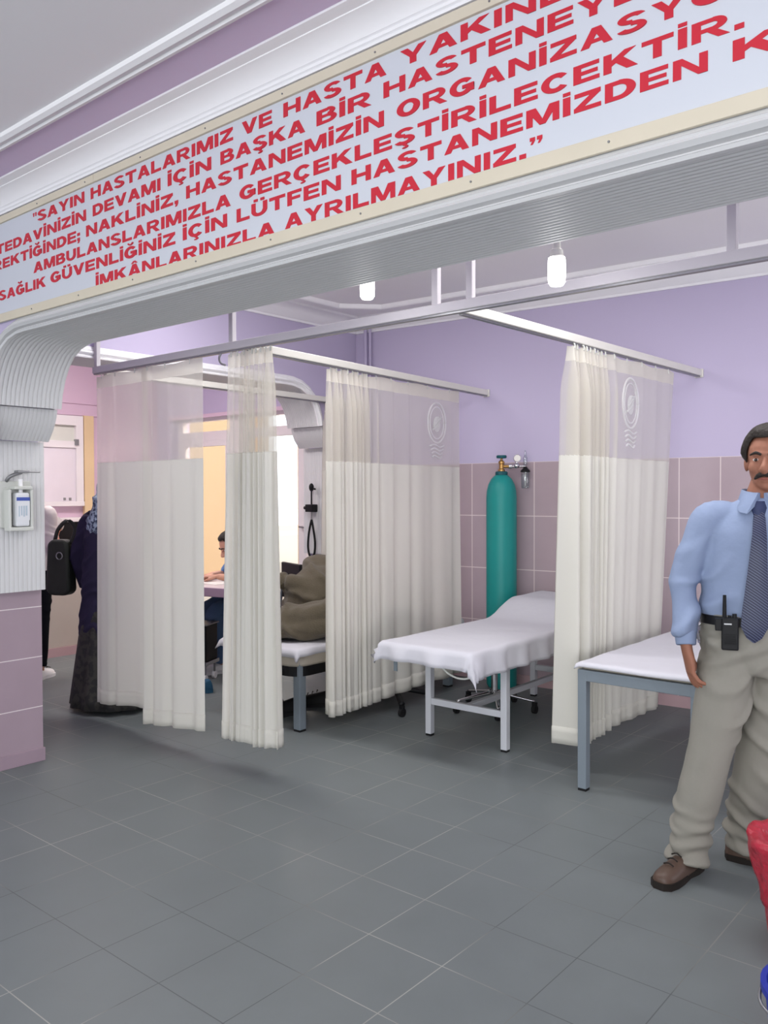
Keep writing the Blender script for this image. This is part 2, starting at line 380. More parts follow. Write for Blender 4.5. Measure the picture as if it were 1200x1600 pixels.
# arch profiles: u runs along the beam, measured from the tiled jamb face (u = 0) into the opening
ARCH = [(0.60, ZS), (0.53, 2.210), (0.45, 2.193), (0.385, 2.160), (0.33, 2.108), (0.29, 2.045), (0.262, 1.975), (0.248, 1.90)]
WEDGE = [(0.205, 1.90), (0.195, 1.86), (0.165, 1.80), (0.11, 1.735)]
LOWER = [(0.058, 1.735), (0.058, 0.94)]
def ribbed(fn, path, d0, d1, ribs, amp, thick, name, flip=False):
    """sheet swept along path (u, z) with ribs across depth d; fn(u, z, d) -> world"""
    P = [Vector((u, 0, z)) for u, z in path]; mb = MB(); N = []
    for i in range(len(P)):
        t = (P[min(i + 1, len(P) - 1)] - P[max(i - 1, 0)]).normalized(); N.append(Vector((t.z, 0, -t.x)) * (-1 if flip else 1))
    ds, hs = [], []
    for k in range(ribs):
        for f, h in ((0.0, -1), (0.12, 0.35), (0.32, 1), (0.68, 1), (0.88, 0.35)):
            ds.append(d0 + (d1 - d0) * (k + f) / ribs); hs.append(h * amp)
    ds.append(d1); hs.append(-amp)
    vs, fs = [], []; nd = len(ds)
    for p, nn in zip(P, N):
        for d, h in zip(ds, hs):
            q = p + nn * h; vs.append(fn(q.x, q.z, d))
    for p, nn in zip(P, N):
        for d in (d0, d1):
            q = p - nn * thick; vs.append(fn(q.x, q.z, d))
    b = len(P) * nd
    for i in range(len(P) - 1):
        for j in range(nd - 1): fs.append((i * nd + j, i * nd + j + 1, (i + 1) * nd + j + 1, (i + 1) * nd + j))
        fs.append((i * nd, (i + 1) * nd, b + 2 * i + 2, b + 2 * i)); fs.append((i * nd + nd - 1, (i + 1) * nd + nd - 1, b + 2 * i + 3, b + 2 * i + 1))
        fs.append((b + 2 * i, b + 2 * i + 1, b + 2 * i + 3, b + 2 * i + 2))
    for i in (0, len(P) - 1):
        fs.append(tuple(i * nd + j for j in range(nd)) + (b + 2 * i + 1, b + 2 * i))
    return mb.add(vs, fs)
def moulding(fn, path, sect, flip=False):
    """sect points (o outwards along normal away from the opening, d in front of the face)"""
    P = [Vector((u, 0, z)) for u, z in path]; rg = []
    for i in range(len(P)):
        t = (P[min(i + 1, len(P) - 1)] - P[max(i - 1, 0)]).normalized(); nn = Vector((-t.z, 0, t.x)) * (-1 if flip else 1)
        rg.append([fn(P[i].x + nn.x * o, P[i].z + nn.z * o, -d) for o, d in sect])
    return MB().rings(rg)
TRIM = [(-0.004, 0.0), (-0.004, 0.012), (0.004, 0.016), (0.010, 0.010), (0.0105, 0.004), (0.017, 0.004), (0.020, 0.018), (0.030, 0.026), (0.039, 0.022), (0.042, 0.012), (0.050, 0.016), (0.055, 0.010), (0.066, 0.006), (0.072, 0.0)]
XJ = -4.394
fF = lambda u, z, d: Vector((XJ + u, YF + d, z))
top = [(6.4, ZS)] + ARCH
# spandrel / beam body
S('wall_front_beam', MB().prism([(6.4, ZI), (6.4, ZS + 0.012)] + [(u - 0.012 if z < 2.2 else u, z + 0.012) for u, z in ARCH] + [(0.0, 1.9), (0.0, 0), (-3.8, 0), (-3.8, ZI)],
                                fF, 0.0, YB2 - YF), M['purple'])
S('trim_1', ribbed(fF, top, 0.0, YB2 - YF + 0.004, 16, 0.0026, 0.03, 'soffit', flip=True), M['cladding'], smooth=35)
S('trim_2', ribbed(fF, WEDGE, 0.0, YB2 - YF + 0.004, 17, 0.0012, 0.06, 'wedge', flip=True), M['cladding'], smooth=35)
S('trim_3', ribbed(fF, LOWER, 0.0, YB2 - YF + 0.004, 15, 0.0016, 0.056, 'lower', flip=True), M['cladding'], smooth=35)
S('trim_4', moulding(fF, top + [(0.248, 1.70)], [(o, d * 1.5) for o, d in TRIM], flip=True), M['cladding'], smooth=30)
S('wall_pillar_tiles', MB().box((XJ - 0.002, YF, 0.0), (XJ + 0.012, YB2 + 0.004, 0.94)), M['pillartile'])
S('baseboard_pillar', MB().box((XJ, YF, 0.0), (XJ + 0.022, YB2 + 0.012, 0.072)), M['pillarbase'], bevel=0.002)
# left opening of the ward (runs along Y); u measured from jamb back towards the camera
YJ = 5.22
up_ = lambda P, h: [(u, z + h) for u, z in P]
ARCHL, WEDGEL, LOWERL = up_(ARCH, 0.11), up_(WEDGE, 0.11), [(0.058, 1.845), (0.058, 0.94)]
fL = lambda u, z, d: Vector((XL - d, YJ - u, z))
topL = [(2.91, ZS + 0.11)] + ARCHL
S('wall_left', MB().prism([(2.91, ZI), (2.91, ZS + 0.122)] + [(u - 0.012 if z < 2.31 else u, z + 0.012) for u, z in ARCHL] + [(0.0, 2.01), (0.0, 0), (-0.39, 0), (-0.39, ZI)],
                          fL, 0.0, 0.36), M['purple'])
S('trim_5', ribbed(fL, topL, 0.0, 0.364, 17, 0.0028, 0.03, 'soffit', flip=True), M['cladding'], smooth=35)
S('trim_6', ribbed(fL, WEDGEL, 0.0, 0.364, 17, 0.0012, 0.06, 'wedge', flip=True), M['cladding'], smooth=35)
S('trim_7', ribbed(fL, LOWERL, 0.0, 0.364, 15, 0.0016, 0.056, 'lower', flip=True), M['cladding'], smooth=35)
S('trim_8', moulding(fL, topL, [(o, d * 0.9) for o, d in TRIM], flip=True), M['white'], smooth=50)
# hall cornice above the banner, purple border and moulding on the hall ceiling
def strip_x(pts, x0, x1):
    return MB().rings([[Vector((x, y, z)) for y, z in pts] for x in (x0, x1)])
S('trim_9', strip_x([(YF, 2.785), (YF - 0.022, 2.785), (YF - 0.024, 2.793), (YF - 0.017, 2.795), (YF - 0.026, 2.80), (YF - 0.028, 2.808), (YF - 0.020, 2.811), (YF - 0.030, 2.816),
                     (YF - 0.034, 2.824), (YF - 0.050, 2.842), (YF - 0.078, 2.858), (YF - 0.092, 2.862), (YF - 0.092, 2.866), (YF - 0.104, 2.867), (YF - 0.128, 2.872), (YF - 0.13, ZH), (YF, ZH)], -9.4, 3.6), M['white'], smooth=25)
S('trim_10', MB().box((-9.4, YF - 0.28, ZH - 0.002), (3.6, YF - 0.13, ZH + 0.01)), M['purple2'])
S('trim_11', strip_x([(YF - 0.275, ZH), (YF - 0.277, ZH - 0.016), (YF - 0.295, ZH - 0.022), (YF - 0.30, ZH - 0.014), (YF - 0.315, ZH - 0.014), (YF - 0.325, ZH - 0.022), (YF - 0.342, ZH - 0.014), (YF - 0.345, ZH)], -9.4, 3.6), M['white'], smooth=40)
# ward cornice along back and left walls
def cornice(a, b, inward, name):
    a, b, w = Vector(a), Vector(b), Vector(inward)
    sec = [(0, 2.83), (0.012, 2.83), (0.016, 2.845), (0.03, 2.85), (0.06, 2.90), (0.10, 2.928), (0.12, 2.932), (0.124, ZI), (0, ZI)]
    return S(name, MB().rings([[p + w * o + Vector((0, 0, z)) for o, z in sec] for p in (a, b)]), M['white'], smooth=40)
cornice((XL, wall_y(XL), 0), (1.9, wall_y(1.9), 0), (0.07, -0.9975, 0), 'trim_12')
cornice((XL, YB2, 0), (XL, wall_y(XL), 0), (1, 0, 0), 'trim_13')
# octagonal ceiling moulding
xa, ya, yb_, ch = XL + 0.31, YB2 + 0.35, wall_y(XL) - 0.32, 0.24
octo = [(1.5, wall_y(1.5) - 0.36), (xa + ch, yb_ + 0.02), (xa, yb_ - ch), (xa, ya + ch), (xa + ch, ya), (1.5, ya)]
def inset_strip(pts, w, z0, z1):
    P = [Vector((x, y, 0)) for x, y in pts]; rg = []
    for i, p in enumerate(P):
        d0 = (P[i] - P[i - 1]).normalized() if i else (P[1] - P[0]).normalized()
        d1 = (P[i + 1] - P[i]).normalized() if i < len(P) - 1 else d0
        n0, n1 = Vector((-d0.y, d0.x, 0)), Vector((-d1.y, d1.x, 0)); m = (n0 + n1).normalized(); m = m / max(0.4, m.dot(n0))
        rg.append([p + m * a * w / 2 + Vector((0, 0, z)) for a, z in ((-1, z1), (-1, z0 + 0.006), (-0.7, z0), (0.5, z0), (0.8, z0 + 0.008), (1, z1))])
    return MB().rings(rg)
S('trim_14', inset_strip(octo, 0.06, ZI - 0.035, ZI + 0.002), M['white'])
# area beyond the left opening
S('wall_far_left', MB().box((-8.2, YB2, 0), (-8.0, 5.9, ZI)), M['warmlitwall'])
ww = MB(); ww.box((-8.0, 5.6, 0), (-7.75, 5.85, ZI)); ww.box((-7.75, 5.6, 2.28), (-5.30, 5.85, ZI)); ww.box((-5.30, 5.6, 0), (-5.0, 5.85, ZI))
S('wall_window', ww, M['purple'])
S('trim_15', MB().box((-8.0, YB2, 2.39), (-7.985, 5.6, 2.405)).box((-8.0, YB2, 2.27), (-7.985, 5.6, 2.285)), M['warmlitwall'])
S('trim_16', MB().box((-7.78, 5.585, 2.262), (-5.28, 5.60, 2.30)), M['warmlitwall'])
w1 = bpy.data.objects.new('window_1', None); COL.objects.link(w1); struct(w1); w1.location = (-6.5, 5.72, 0)
fr = MB()
def wbox(x0, x1, z0, z1, y0=-0.03, y1=0.03): fr.box((x0 + 6.5, y0, z0), (x1 + 6.5, y1, z1))
wbox(-7.75, -5.30, 2.235, 2.28); wbox(-7.75, -5.30, 2.03, 2.125); wbox(-7.75, -5.30, 0, 0.12)
for x0, x1 in ((-7.75, -7.66), (-6.86, -6.62), (-5.855, -5.75), (-5.36, -5.30)): wbox(x0, x1, 0, 2.28)
for x0, x1 in ((-7.66, -7.60), (-6.92, -6.86), (-6.62, -6.56)): wbox(x0, x1, 0.1, 2.05, -0.045, 0.0)
wbox(-7.66, -6.86, 1.965, 2.03, -0.045, 0.0)
fr.build('window_frame', M['pvc'], w1, bevel=0.004)
for x0, x1 in ((-7.66, -6.86), (-6.62, -5.855), (-5.75, -5.36)):
    MB().box((x0 + 6.5, -0.004, 0.12), (x1 + 6.5, 0.004, 2.235)).build('pane', M['glass'], w1)
MB().cyl((0.70, -0.03, 1.14), (0.70, -0.075, 1.14), 0.008).bar((0.70, -0.072, 1.14), (0.78, -0.072, 1.135), 0.012, 0.016).build('handle', M['steel'], w1)
# outside
S('ground_outside', MB().box((-30, 6.2, -0.15), (6, 40, -0.05)), M['ground'])
tag(MB().box((-18.0, 9.0, -0.1), (-10.3, 9.35, 5.0)).build('courtyard_wall', M['ochre']), 'sunlit ochre courtyard wall seen through the left glass door', 'wall')
tag(MB().box((-8.24, 8.0, -0.1), (-3.0, 10.0, 7.0)).build('house', M['ochre']), 'sunlit ochre wall outside the narrow right-hand pane', 'building')
# window in the far left wall
w2 = bpy.data.objects.new('window_2', None); COL.objects.link(w2); struct(w2); w2.location = (-8.0, 4.2, 0)
fr = MB(); fr.box((0, -0.55, 2.16), (0.06, 0.46, 2.26)).box((0, 0.38, 1.36), (0.06, 0.46, 2.26)).box((0, -0.55, 1.93), (0.06, 0.46, 2.0)).box((0, -0.55, 1.34), (0.07, 0.46, 1.385))
fr.build('window_frame', M['pvc'], w2, bevel=0.004)
MB().box((0.0, -0.55, 2.0), (0.02, 0.38, 2.16)).build('vent_pane', M['blind'], w2)
MB().box((0.0, -0.55, 1.385), (0.045, 0.38, 1.93)).build('frosted_pane', M['frosted'], w2, bevel=0.004)
MB().box((0.045, 0.36, 1.96), (0.08, 0.40, 2.02)).build('latch', M['steel'], w2, bevel=0.003)
MB().box((0.045, 0.24, 1.40), (0.055, 0.262, 1.425)).box((0.045, 0.30, 1.40), (0.055, 0.322, 1.425)).build('catch', M['steel'], w2)
S('trim_17', MB().box((-8.0, 4.68, 0), (-7.96, 4.79, 2.27)), M['yellow'])

# ------------------------------------------------------------------ banner
bn = thing('banner', 'white banner with red Turkish lettering across the beam', 'banner', (-1.9, YF - 0.008, 2.53))
X0, X1 = -4.30 + 1.9, 0.35 + 1.9
MB().box((X0, -0.006, -0.25), (X1, 0.006, 0.245)).build('banner_sheet', M['banner'], bn)
MB().box((X0, -0.016, 0.216), (-1.28, -0.004, 0.248)).box((-1.277, -0.016, 0.216), (X1, -0.004, 0.248)).build('batten', M['batten'], bn, bevel=0.002)
MB().box((X0, -0.016, -0.252), (X1, -0.004, -0.212)).build('batten', M['batten'], bn, bevel=0.002)
for zz in (0.23, -0.232):
    for k in range(11):
        x = -2.2 + k * 0.40 + (0.06 if zz > 0 else 0.0)
        MB().cyl((x, -0.015, zz), (x, -0.0185, zz), 0.0035, 0.003, 8).build('screw', M['steel'], bn)
WORDS = [  # text, left x, right x, baseline z
    ('"SAYIN', -3.695, -3.262, 2.684), ('HASTALARIMIZ', -3.212, -2.300, 2.684), ('VE', -2.252, -2.10, 2.684), ('HASTA', -2.045, -1.605, 2.687), ('YAKINLARIMIZ', -1.552, -0.52, 2.690),
    ('TEDAVİNİZİN', -4.05, -3.25, 2.606), ('DEVAMI', -3.197, -2.725, 2.610), ('İÇİN', -2.678, -2.42, 2.612), ('BAŞKA', -2.368, -1.945, 2.614), ('BİR', -1.893, -1.665, 2.616), ('HASTENEYE', -1.616, -0.82, 2.620),
    ('GEREKTİĞİNDE;', -4.25, -3.30, 2.532), ('NAKLİNİZ,', -3.250, -2.615, 2.536), ('HASTANEMİZİN', -2.566, -1.615, 2.540), ('ORGANİZASYONU', -1.565, -0.44, 2.544),
    ('AMBULANSLARIMIZLA', -3.695, -2.315, 2.460), ('GERÇEKLEŞTİRİLECEKTİR.', -2.266, -0.590, 2.465),
    ('SAĞLIK', -4.03, -3.59, 2.384), ('GÜVENLİĞİNİZ', -3.545, -2.635, 2.389), ('İÇİN', -2.588, -2.335, 2.392), ('LÜTFEN', -2.283, -1.79, 2.394), ('HASTANEMİZDEN', -1.745, -0.668, 2.396), ('K', -0.614, -0.51, 2.398),
    ('İMKÂNLARINIZLA', -3.180, -2.09, 2.316), ('AYRILMAYINIZ.”', -2.040, -1.085, 2.322)]
def arc(cx, cy, rx, ry, tx, ty, a0, a1, n=14):
    out = []
    for k in range(n):
        p, q = R(lerp(a0, a1, k / n)), R(lerp(a0, a1, (k + 1) / n))
        out.append([(cx + rx * math.cos(p), cy + ry * math.sin(p)), (cx + rx * math.cos(q), cy + ry * math.sin(q)), (cx + (rx - tx) * math.cos(q), cy + (ry - ty) * math.sin(q)), (cx + (rx - tx) * math.cos(p), cy + (ry - ty) * math.sin(p))])
    return out
def bx(x0, y0, x1, y1): return [(x0, y0), (x1, y0), (x1, y1), (x0, y1)]
ST = 0.34
GL = {
 'A': (1.38, [[(0, 0), (0.37, 0), (0.87, 1), (0.49, 1)], [(1.01, 0), (1.38, 0), (0.89, 1), (0.51, 1)], [(0.30, 0.19), (1.08, 0.19), (0.99, 0.38), (0.39, 0.38)]]),
 'B': (1.26, [bx(0, 0, ST, 1), bx(0.2, 0, 0.76, 0.2), bx(0.2, 0.42, 0.76, 0.60), bx(0.2, 0.80, 0.72, 1)] + arc(0.76, 0.30, 0.50, 0.30, 0.34, 0.2, -90, 90) + arc(0.72, 0.75, 0.45, 0.25, 0.32, 0.17, -90, 90)),
 'C': (1.30, arc(0.66, 0.5, 0.66, 0.52, 0.36, 0.23, 38, 322, 24)), 'O': (1.38, arc(0.69, 0.5, 0.69, 0.52, 0.37, 0.22, 0, 360, 30)),
 'D': (1.30, [bx(0, 0, ST, 1), bx(0.2, 0, 0.6, 0.22), bx(0.2, 0.78, 0.6, 1)] + arc(0.6, 0.5, 0.70, 0.5, 0.37, 0.22, -90, 90, 18)),
 'E': (1.14, [bx(0, 0, ST, 1), bx(0.2, 0, 1.14, 0.215), bx(0.2, 0.40, 1.06, 0.60), bx(0.2, 0.785, 1.12, 1)]), 'F': (1.06, [bx(0, 0, ST, 1), bx(0.2, 0.38, 0.96, 0.58), bx(0.2, 0.785, 1.06, 1)]),
 'G': (1.36, arc(0.67, 0.5, 0.67, 0.52, 0.36, 0.23, 40, 330, 24) + [bx(0.70, 0.36, 1.32, 0.56), bx(1.0, 0.12, 1.32, 0.50)]),
 'H': (1.30, [bx(0, 0, ST, 1), bx(1.30 - ST, 0, 1.30, 1), bx(0.2, 0.39, 1.1, 0.61)]), 'I': (ST, [bx(0, 0, ST, 1)]),
 'K': (1.40, [bx(0, 0, ST, 1), [(0.30, 0.30), (0.30, 0.60), (0.88, 1), (1.34, 1)], [(0.46, 0.50), (0.76, 0.72), (1.42, 0), (0.96, 0)]]),
 'L': (1.08, [bx(0, 0, ST, 1), bx(0.2, 0, 1.08, 0.23)]),
 'M': (1.58, [bx(0, 0, 0.31, 1), bx(1.27, 0, 1.58, 1), [(0.0, 1), (0.46, 1), (0.93, 0), (0.65, 0)], [(1.12, 1), (1.58, 1), (0.93, 0), (0.65, 0)]]),
 'N': (1.32, [bx(0, 0, 0.32, 1), bx(1.00, 0, 1.32, 1), [(0, 1), (0.36, 1), (1.32, 0), (0.96, 0)]]),
 'R': (1.36, [bx(0, 0, ST, 1), bx(0.2, 0.38, 0.78, 0.57), bx(0.2, 0.80, 0.78, 1), [(0.52, 0.42), (0.90, 0.42), (1.38, 0), (0.96, 0)]] + arc(0.78, 0.69, 0.50, 0.31, 0.34, 0.2, -90, 90)),
 'S': (1.22, arc(0.61, 0.735, 0.58, 0.285, 0.35, 0.19, 22, 275, 18) + arc(0.61, 0.265, 0.61, 0.285, 0.36, 0.19, 95, -160, 18)),
 'T': (1.24, [bx(0, 0.77, 1.24, 1), bx(0.45, 0, 0.79, 0.9)]), 'U': (1.28, [bx(0, 0.4, ST, 1), bx(1.28 - ST, 0.4, 1.28, 1)] + arc(0.64, 0.42, 0.64, 0.44, ST, 0.22, 180, 360, 18)),
 'V': (1.36, [[(0, 1), (0.38, 1), (0.87, 0), (0.50, 0)], [(0.98, 1), (1.36, 1), (0.86, 0), (0.49, 0)]]),
 'Y': (1.36, [bx(0.51, 0, 0.85, 0.45), [(0, 1), (0.40, 1), (0.85, 0.40), (0.51, 0.40)], [(0.96, 1), (1.36, 1), (0.85, 0.40), (0.51, 0.40)]]),
 'Z': (1.20, [bx(0.02, 0.77, 1.18, 1), bx(0, 0, 1.20, 0.23), [(0, 0.2), (0.42, 0.2), (1.18, 0.8), (0.76, 0.8)]]),
 '.': (0.34, [bx(0, 0, 0.34, 0.26)]), ',': (0.34, [bx(0, 0, 0.34, 0.26), [(0.14, 0), (0.34, 0), (0.20, -0.22), (0.04, -0.22)]]),
 ';': (0.34, [bx(0, 0, 0.34, 0.26), bx(0, 0.46, 0.34, 0.72), [(0.14, 0), (0.34, 0), (0.20, -0.22), (0.04, -0.22)]]),
 '"': (0.52, [[(0.04, 0.64), (0.14, 0.64), (0.20, 1), (0.0, 1)], [(0.36, 0.64), (0.46, 0.64), (0.52, 1), (0.32, 1)]]),
 '\u201d': (0.66, [bx(0.02, 0.84, 0.28, 1.04), [(0.14, 0.84), (0.28, 0.84), (0.16, 0.64), (0.06, 0.64)], bx(0.38, 0.84, 0.64, 1.04), [(0.50, 0.84), (0.64, 0.84), (0.52, 0.64), (0.42, 0.64)]]),
}
def deriv(base, extra): w, p = GL[base]; return (w, p + extra(w))
ced = lambda w: [bx(w / 2 - 0.07, -0.09, w / 2 + 0.13, 0.04)] + arc(w / 2, -0.17, 0.24, 0.11, 0.17, 0.075, 75, -120, 8)
GL['Ç'] = deriv('C', ced); GL['Ş'] = deriv('S', ced); GL['İ'] = deriv('I', lambda w: [bx(0, 1.08, w, 1.27)])
GL['Ğ'] = deriv('G', lambda w: arc(w / 2, 1.30, 0.30, 0.21, 0.13, 0.10, 180, 360, 10)); GL['Ü'] = deriv('U', lambda w: [bx(0.22, 1.08, 0.52, 1.26), bx(0.76, 1.08, 1.06, 1.26)])
GL['Â'] = deriv('A', lambda w: [[(0.34, 1.06), (0.58, 1.06), (0.80, 1.27), (0.58, 1.27)], [(0.82, 1.06), (1.06, 1.06), (0.82, 1.27), (0.60, 1.27)]])
let = MB()
for txt, x0, x1, zb in WORDS:
    tot = sum(GL[c][0] for c in txt) + 0.17 * (len(txt) - 1); kx = (x1 - x0) / tot; kz = 0.0455; u = 0
    for c in txt:
        w, polys = GL[c]
        for ip, P in enumerate(polys):
            let.prism([((px + u) * kx + x0 + 1.9, pz * kz + zb - 2.53) for px, pz in P], lambda a_, b_, d: Vector((a_, d, b_)), -0.0078 - 0.00008 * ip, -0.0055)
        u += w + 0.17
lo = let.build('lettering', M['red'], bn); lo['label'] = 'red capital letters'

# ------------------------------------------------------------------ light bulbs
def bulb(x, y, z, label):
    t = thing('light_bulb', label, 'light bulb', (x, y, z), 0, 'bare bulbs on the ward ceiling')
    MB().cyl((0, 0, 0.122), (0, 0, ZI - z), 0.004, n=8).build('cord', M['socket'], t, smooth=40)
    MB().lathe([(0.006, 0.125), (0.012, 0.123), (0.014, 0.085), (0.021, 0.08), (0.024, 0.058), (0.029, 0.054)], n=20).build('socket', M['socket'], t, smooth=40)
    MB().lathe([(0.025, 0.055), (0.0295, 0.048), (0.0305, 0.0), (0.029, -0.030), (0.022, -0.041), (0.0, -0.043)], n=24).build('bulb_glass', M['bulb'], t, smooth=40)
    light('bulb_glow', 'POINT', (x, y, z - 0.12), 1.3, (1, 0.99, 0.98), soft=0.05)
    return t
bulb(-1.418, 2.62, 2.208, 'glowing bare bulb hanging whole in front of the curtain rail, right of the two')
bulb(-2.284, 2.62, 2.292, 'glowing bare bulb half behind the beam edge, left of the two')

# ------------------------------------------------------------------ curtain rails
ZR = 2.222
rl = thing('curtain_rail', 'long white curtain rail hung just behind the beam', 'curtain rail', (-1.6, 2.945, ZR))
MB().box((-3.27, -0.022, 0), (2.9, 0.022, 0.042)).build('rail_bar', M['rail'], rl, bevel=0.004)
MB().box((-3.27, -0.012, -0.008), (2.9, 0.012, 0.0)).build('runner_track', M['steel'], rl)
for px in (-3.245, -1.925, -0.573, -0.395, 0.665):
    MB().box((px - 0.016, -0.014, 0.04), (px + 0.016, 0.014, ZI - ZR)).build('hanger', M['rail'], rl, bevel=0.003)
MB().tube([(-2.015, 0, 0), (-2.03, -0.005, -0.03), (-2.01, -0.01, -0.062), (-1.975, -0.01, -0.075)], 0.006, 8).build('hook', M['steel'], rl, smooth=True)
def side_rail(a, b, label):
    a, b = Vector(a), Vector(b); t = thing('curtain_rail', label, 'curtain rail', a, 0, 'curtain rails running back to the wall')
    e = b - a
    MB().bar((0, 0, 0.021), e + Vector((0, 0, 0.021)), 0.044, 0.042).build('rail_bar', M['railc'], t, bevel=0.004)
    MB().bar((0, 0, -0.004), e + Vector((0, 0, -0.004)), 0.022, 0.008).build('runner_track', M['steel'], t)
    d = e.normalized()
    MB().bar(e - d * 0.012 + Vector((0, 0, 0.018)), e + d * 0.004 + Vector((0, 0, 0.018)), 0.056, 0.056).build('end_cap', M['railc'], t, bevel=0.003)
    return t
side_rail((-3.43, 2.97, ZR - 0.006), (-3.60, wall_y(-3.6) - 0.005, ZR - 0.01), 'cream curtain rail carrying the wide curtain left of the green cylinder')
side_rail((-2.06, 2.97, ZR - 0.004), (-2.00, wall_y(-2.0) - 0.005, ZR + 0.005), 'cream curtain rail nearest the man, ending high on the lilac wall')
side_rail((-4.80, 2.97, ZR - 0.01), (-4.86, wall_y(-4.86) - 0.005, ZR - 0.01), 'cream curtain rail along the left opening behind the front curtains')

# ------------------------------------------------------------------ curtains
def curtain(label, top0, top1, bot0, bot1, zt, zb0, zb1, zsplit, segs, seed=0, edge=0.0, sag=0.0, res=34):
    """top/bot: xy of both ends; segs: list of (s0, s1, folds, amp) along the width; returns the thing"""
    rr = random.Random(seed)
    T0, T1, B0, B1 = (Vector((p[0], p[1])) for p in (top0, top1, bot0, bot1))
    org = Vector((T0.x, T0.y, zt)); t = thing('curtain', label, 'curtain', org, 0, 'ward curtains with a mesh top')
    cols = []; ph = rr.random() * 6
    for s0, s1, nf, amp in segs:
        n = max(6, int(nf * 14))
        for i in range(n + (1 if (s0, s1) == (segs[-1][0], segs[-1][1]) else 0)):
            u = i / n; cols.append((lerp(s0, s1, u), ph + 2 * math.pi * nf * u, amp))
        ph += 2 * math.pi * nf
    # blend fold amplitude between neighbouring parts
    am = [c[2] for c in cols]; am = [sum(am[max(0, i - 5):i + 6]) / len(am[max(0, i - 5):i + 6]) for i in range(len(am))]
    jit = [(noise.noise((c[1] * 0.13, seed * 7.1, 0)), noise.noise((c[1] * 0.31, seed * 3.3, 5))) for c in cols]
    def pt(i, z):
        s, ph_, _ = cols[i]; a = am[i]; zb = lerp(zb0, zb1, s); k = (zt - z) / (zt - zb)
        a0, a1 = T0.lerp(T1, s), B0.lerp(B1, s); p = a0.lerp(a1, k); d = (T1 - T0).normalized(); nn = Vector((-d.y, d.x))
        w = math.sin(ph_ + 1.5 * jit[i][0] + 0.25 * math.sin(3 * k + seed)); a *= 0.85 + 0.9 * jit[i][1]; pinch = 0.35 + 0.65 * smooth01(k / 0.12)
        w = w + 0.25 * math.sin(2 * ph_ + seed)
        q = p + nn * (a * w * pinch * (0.8 + 0.4 * k) + 0.02 * jit[i][1] * k) + d * (a * 0.35 * math.cos(ph_ * 1.0 + jit[i][1] * 2) * pinch * (0.6 + 0.6 * k))
        return Vector((q.x, q.y, z)) - org
    def strip(zfun0, zfun1, nz):
        mb = MB(); nc = len(cols); vs = []; fs = []
        for i in range(nc):
            za, zb = zfun0(i), zfun1(i)
            for j in range(nz + 1): vs.append(pt(i, lerp(za, zb, j / nz)))
        for i in range(nc - 1):
            for j in range(nz):
                a = i * (nz + 1) + j; fs.append((a, a + 1, a + nz + 2, a + nz + 1))
        return mb.add(vs, fs)
    hem = lambda i: lerp(zb0, zb1, cols[i][0]) + 0.012 * jit[i][0]
    ztop = lambda i: zt - 0.012 * (1 + math.sin(cols[i][1] * 0.5)) * 0.5
    strip(ztop, lambda i: zt - 0.085, 3).build('header_band', M['header'], t, smooth=True)
    strip(lambda i: zt - 0.085, lambda i: zsplit, 10).build('mesh_panel', M['sheer'], t, smooth=True)
    strip(lambda i: zsplit + 0.004, lambda i: hem(i) + 0.09, 22).build('cloth_panel', M['drape'], t, smooth=True)
    strip(lambda i: hem(i) + 0.092, hem, 3).build('hem', M['drape'], t, smooth=True, solid=0.004)
    for k in range(max(3, int(sum(s[2] for s in segs)))):
        i = int((k + 0.5) / max(3, int(sum(s[2] for s in segs))) * (len(cols) - 1)); q = pt(i, zt - 0.015)
        MB().tube([q + Vector((0, 0, -0.01)), q + Vector((0, 0, 0.012)), Vector((q.x * 0.5 + (T0.lerp(T1, cols[i][0]).x - org.x) * 0.5, q.y * 0.5 + (T0.lerp(T1, cols[i][0]).y - org.y) * 0.5, 0.004))], 0.004, 6, 3).build('glider', M['plastic'], t, smooth=True)
    return t, pt, cols
ZT = 2.212
curtain('white curtain leftmost on the front rail, in front of the woman in the headscarf', (-4.86, 2.945), (-4.30, 2.945), (-4.89, 2.94), (-4.31, 2.97), ZT, 0.115, 0.165, 1.652, [(0, 0.45, 1.6, 0.012), (0.45, 1, 1.2, 0.012)], 3)
curtain('white curtain second from left on the front rail, hem lowest towards the seated clerk', (-4.36, 2.94), (-3.775, 2.94), (-4.33, 2.91), (-3.755, 2.925), ZT, 0.085, 0.135, 1.650, [(0, 0.2, 1.2, 0.014), (0.2, 1, 2.3, 0.011)], 9)
curtain('narrow bunched white curtain at the middle of the front rail', (-3.56, 2.945), (-3.215, 2.945), (-3.60, 2.93), (-3.155, 2.92), ZT, 0.135, 0.155, 1.668, [(0, 0.3, 2, 0.022), (0.3, 1, 7, 0.036)], 5)
cC, ptC, _ = curtain('wide white curtain with emblem beside the white bed', (-3.475, 3.62), (-3.570, 5.12), (-3.455, 3.60), (-3.55, 5.13), 2.205, 0.13, 0.13, 1.645, [(0, 0.27, 8, 0.042), (0.27, 0.36, 1, 0.03), (0.36, 0.62, 2.0, 0.016), (0.62, 1, 2.0, 0.010)], 11)
cD, ptD, _ = curtain('white curtain with emblem between the white bed and the grey bed', (-2.035, 3.90), (-2.005, 5.22), (-2.095, 3.98), (-2.03, 5.05), 2.212, 0.13, 0.13, 1.645, [(0, 0.30, 9, 0.055), (0.30, 0.42, 1, 0.03), (0.42, 1, 4.0, 0.011)], 21)
curtain('white curtain bunched at the far end of the left rail, behind the blanket', (-4.79, 4.97), (-4.83, 5.36), (-4.77, 4.93), (-4.83, 5.36), 2.205, 0.15, 0.15, 1.645, [(0, 1, 6, 0.04)], 31)
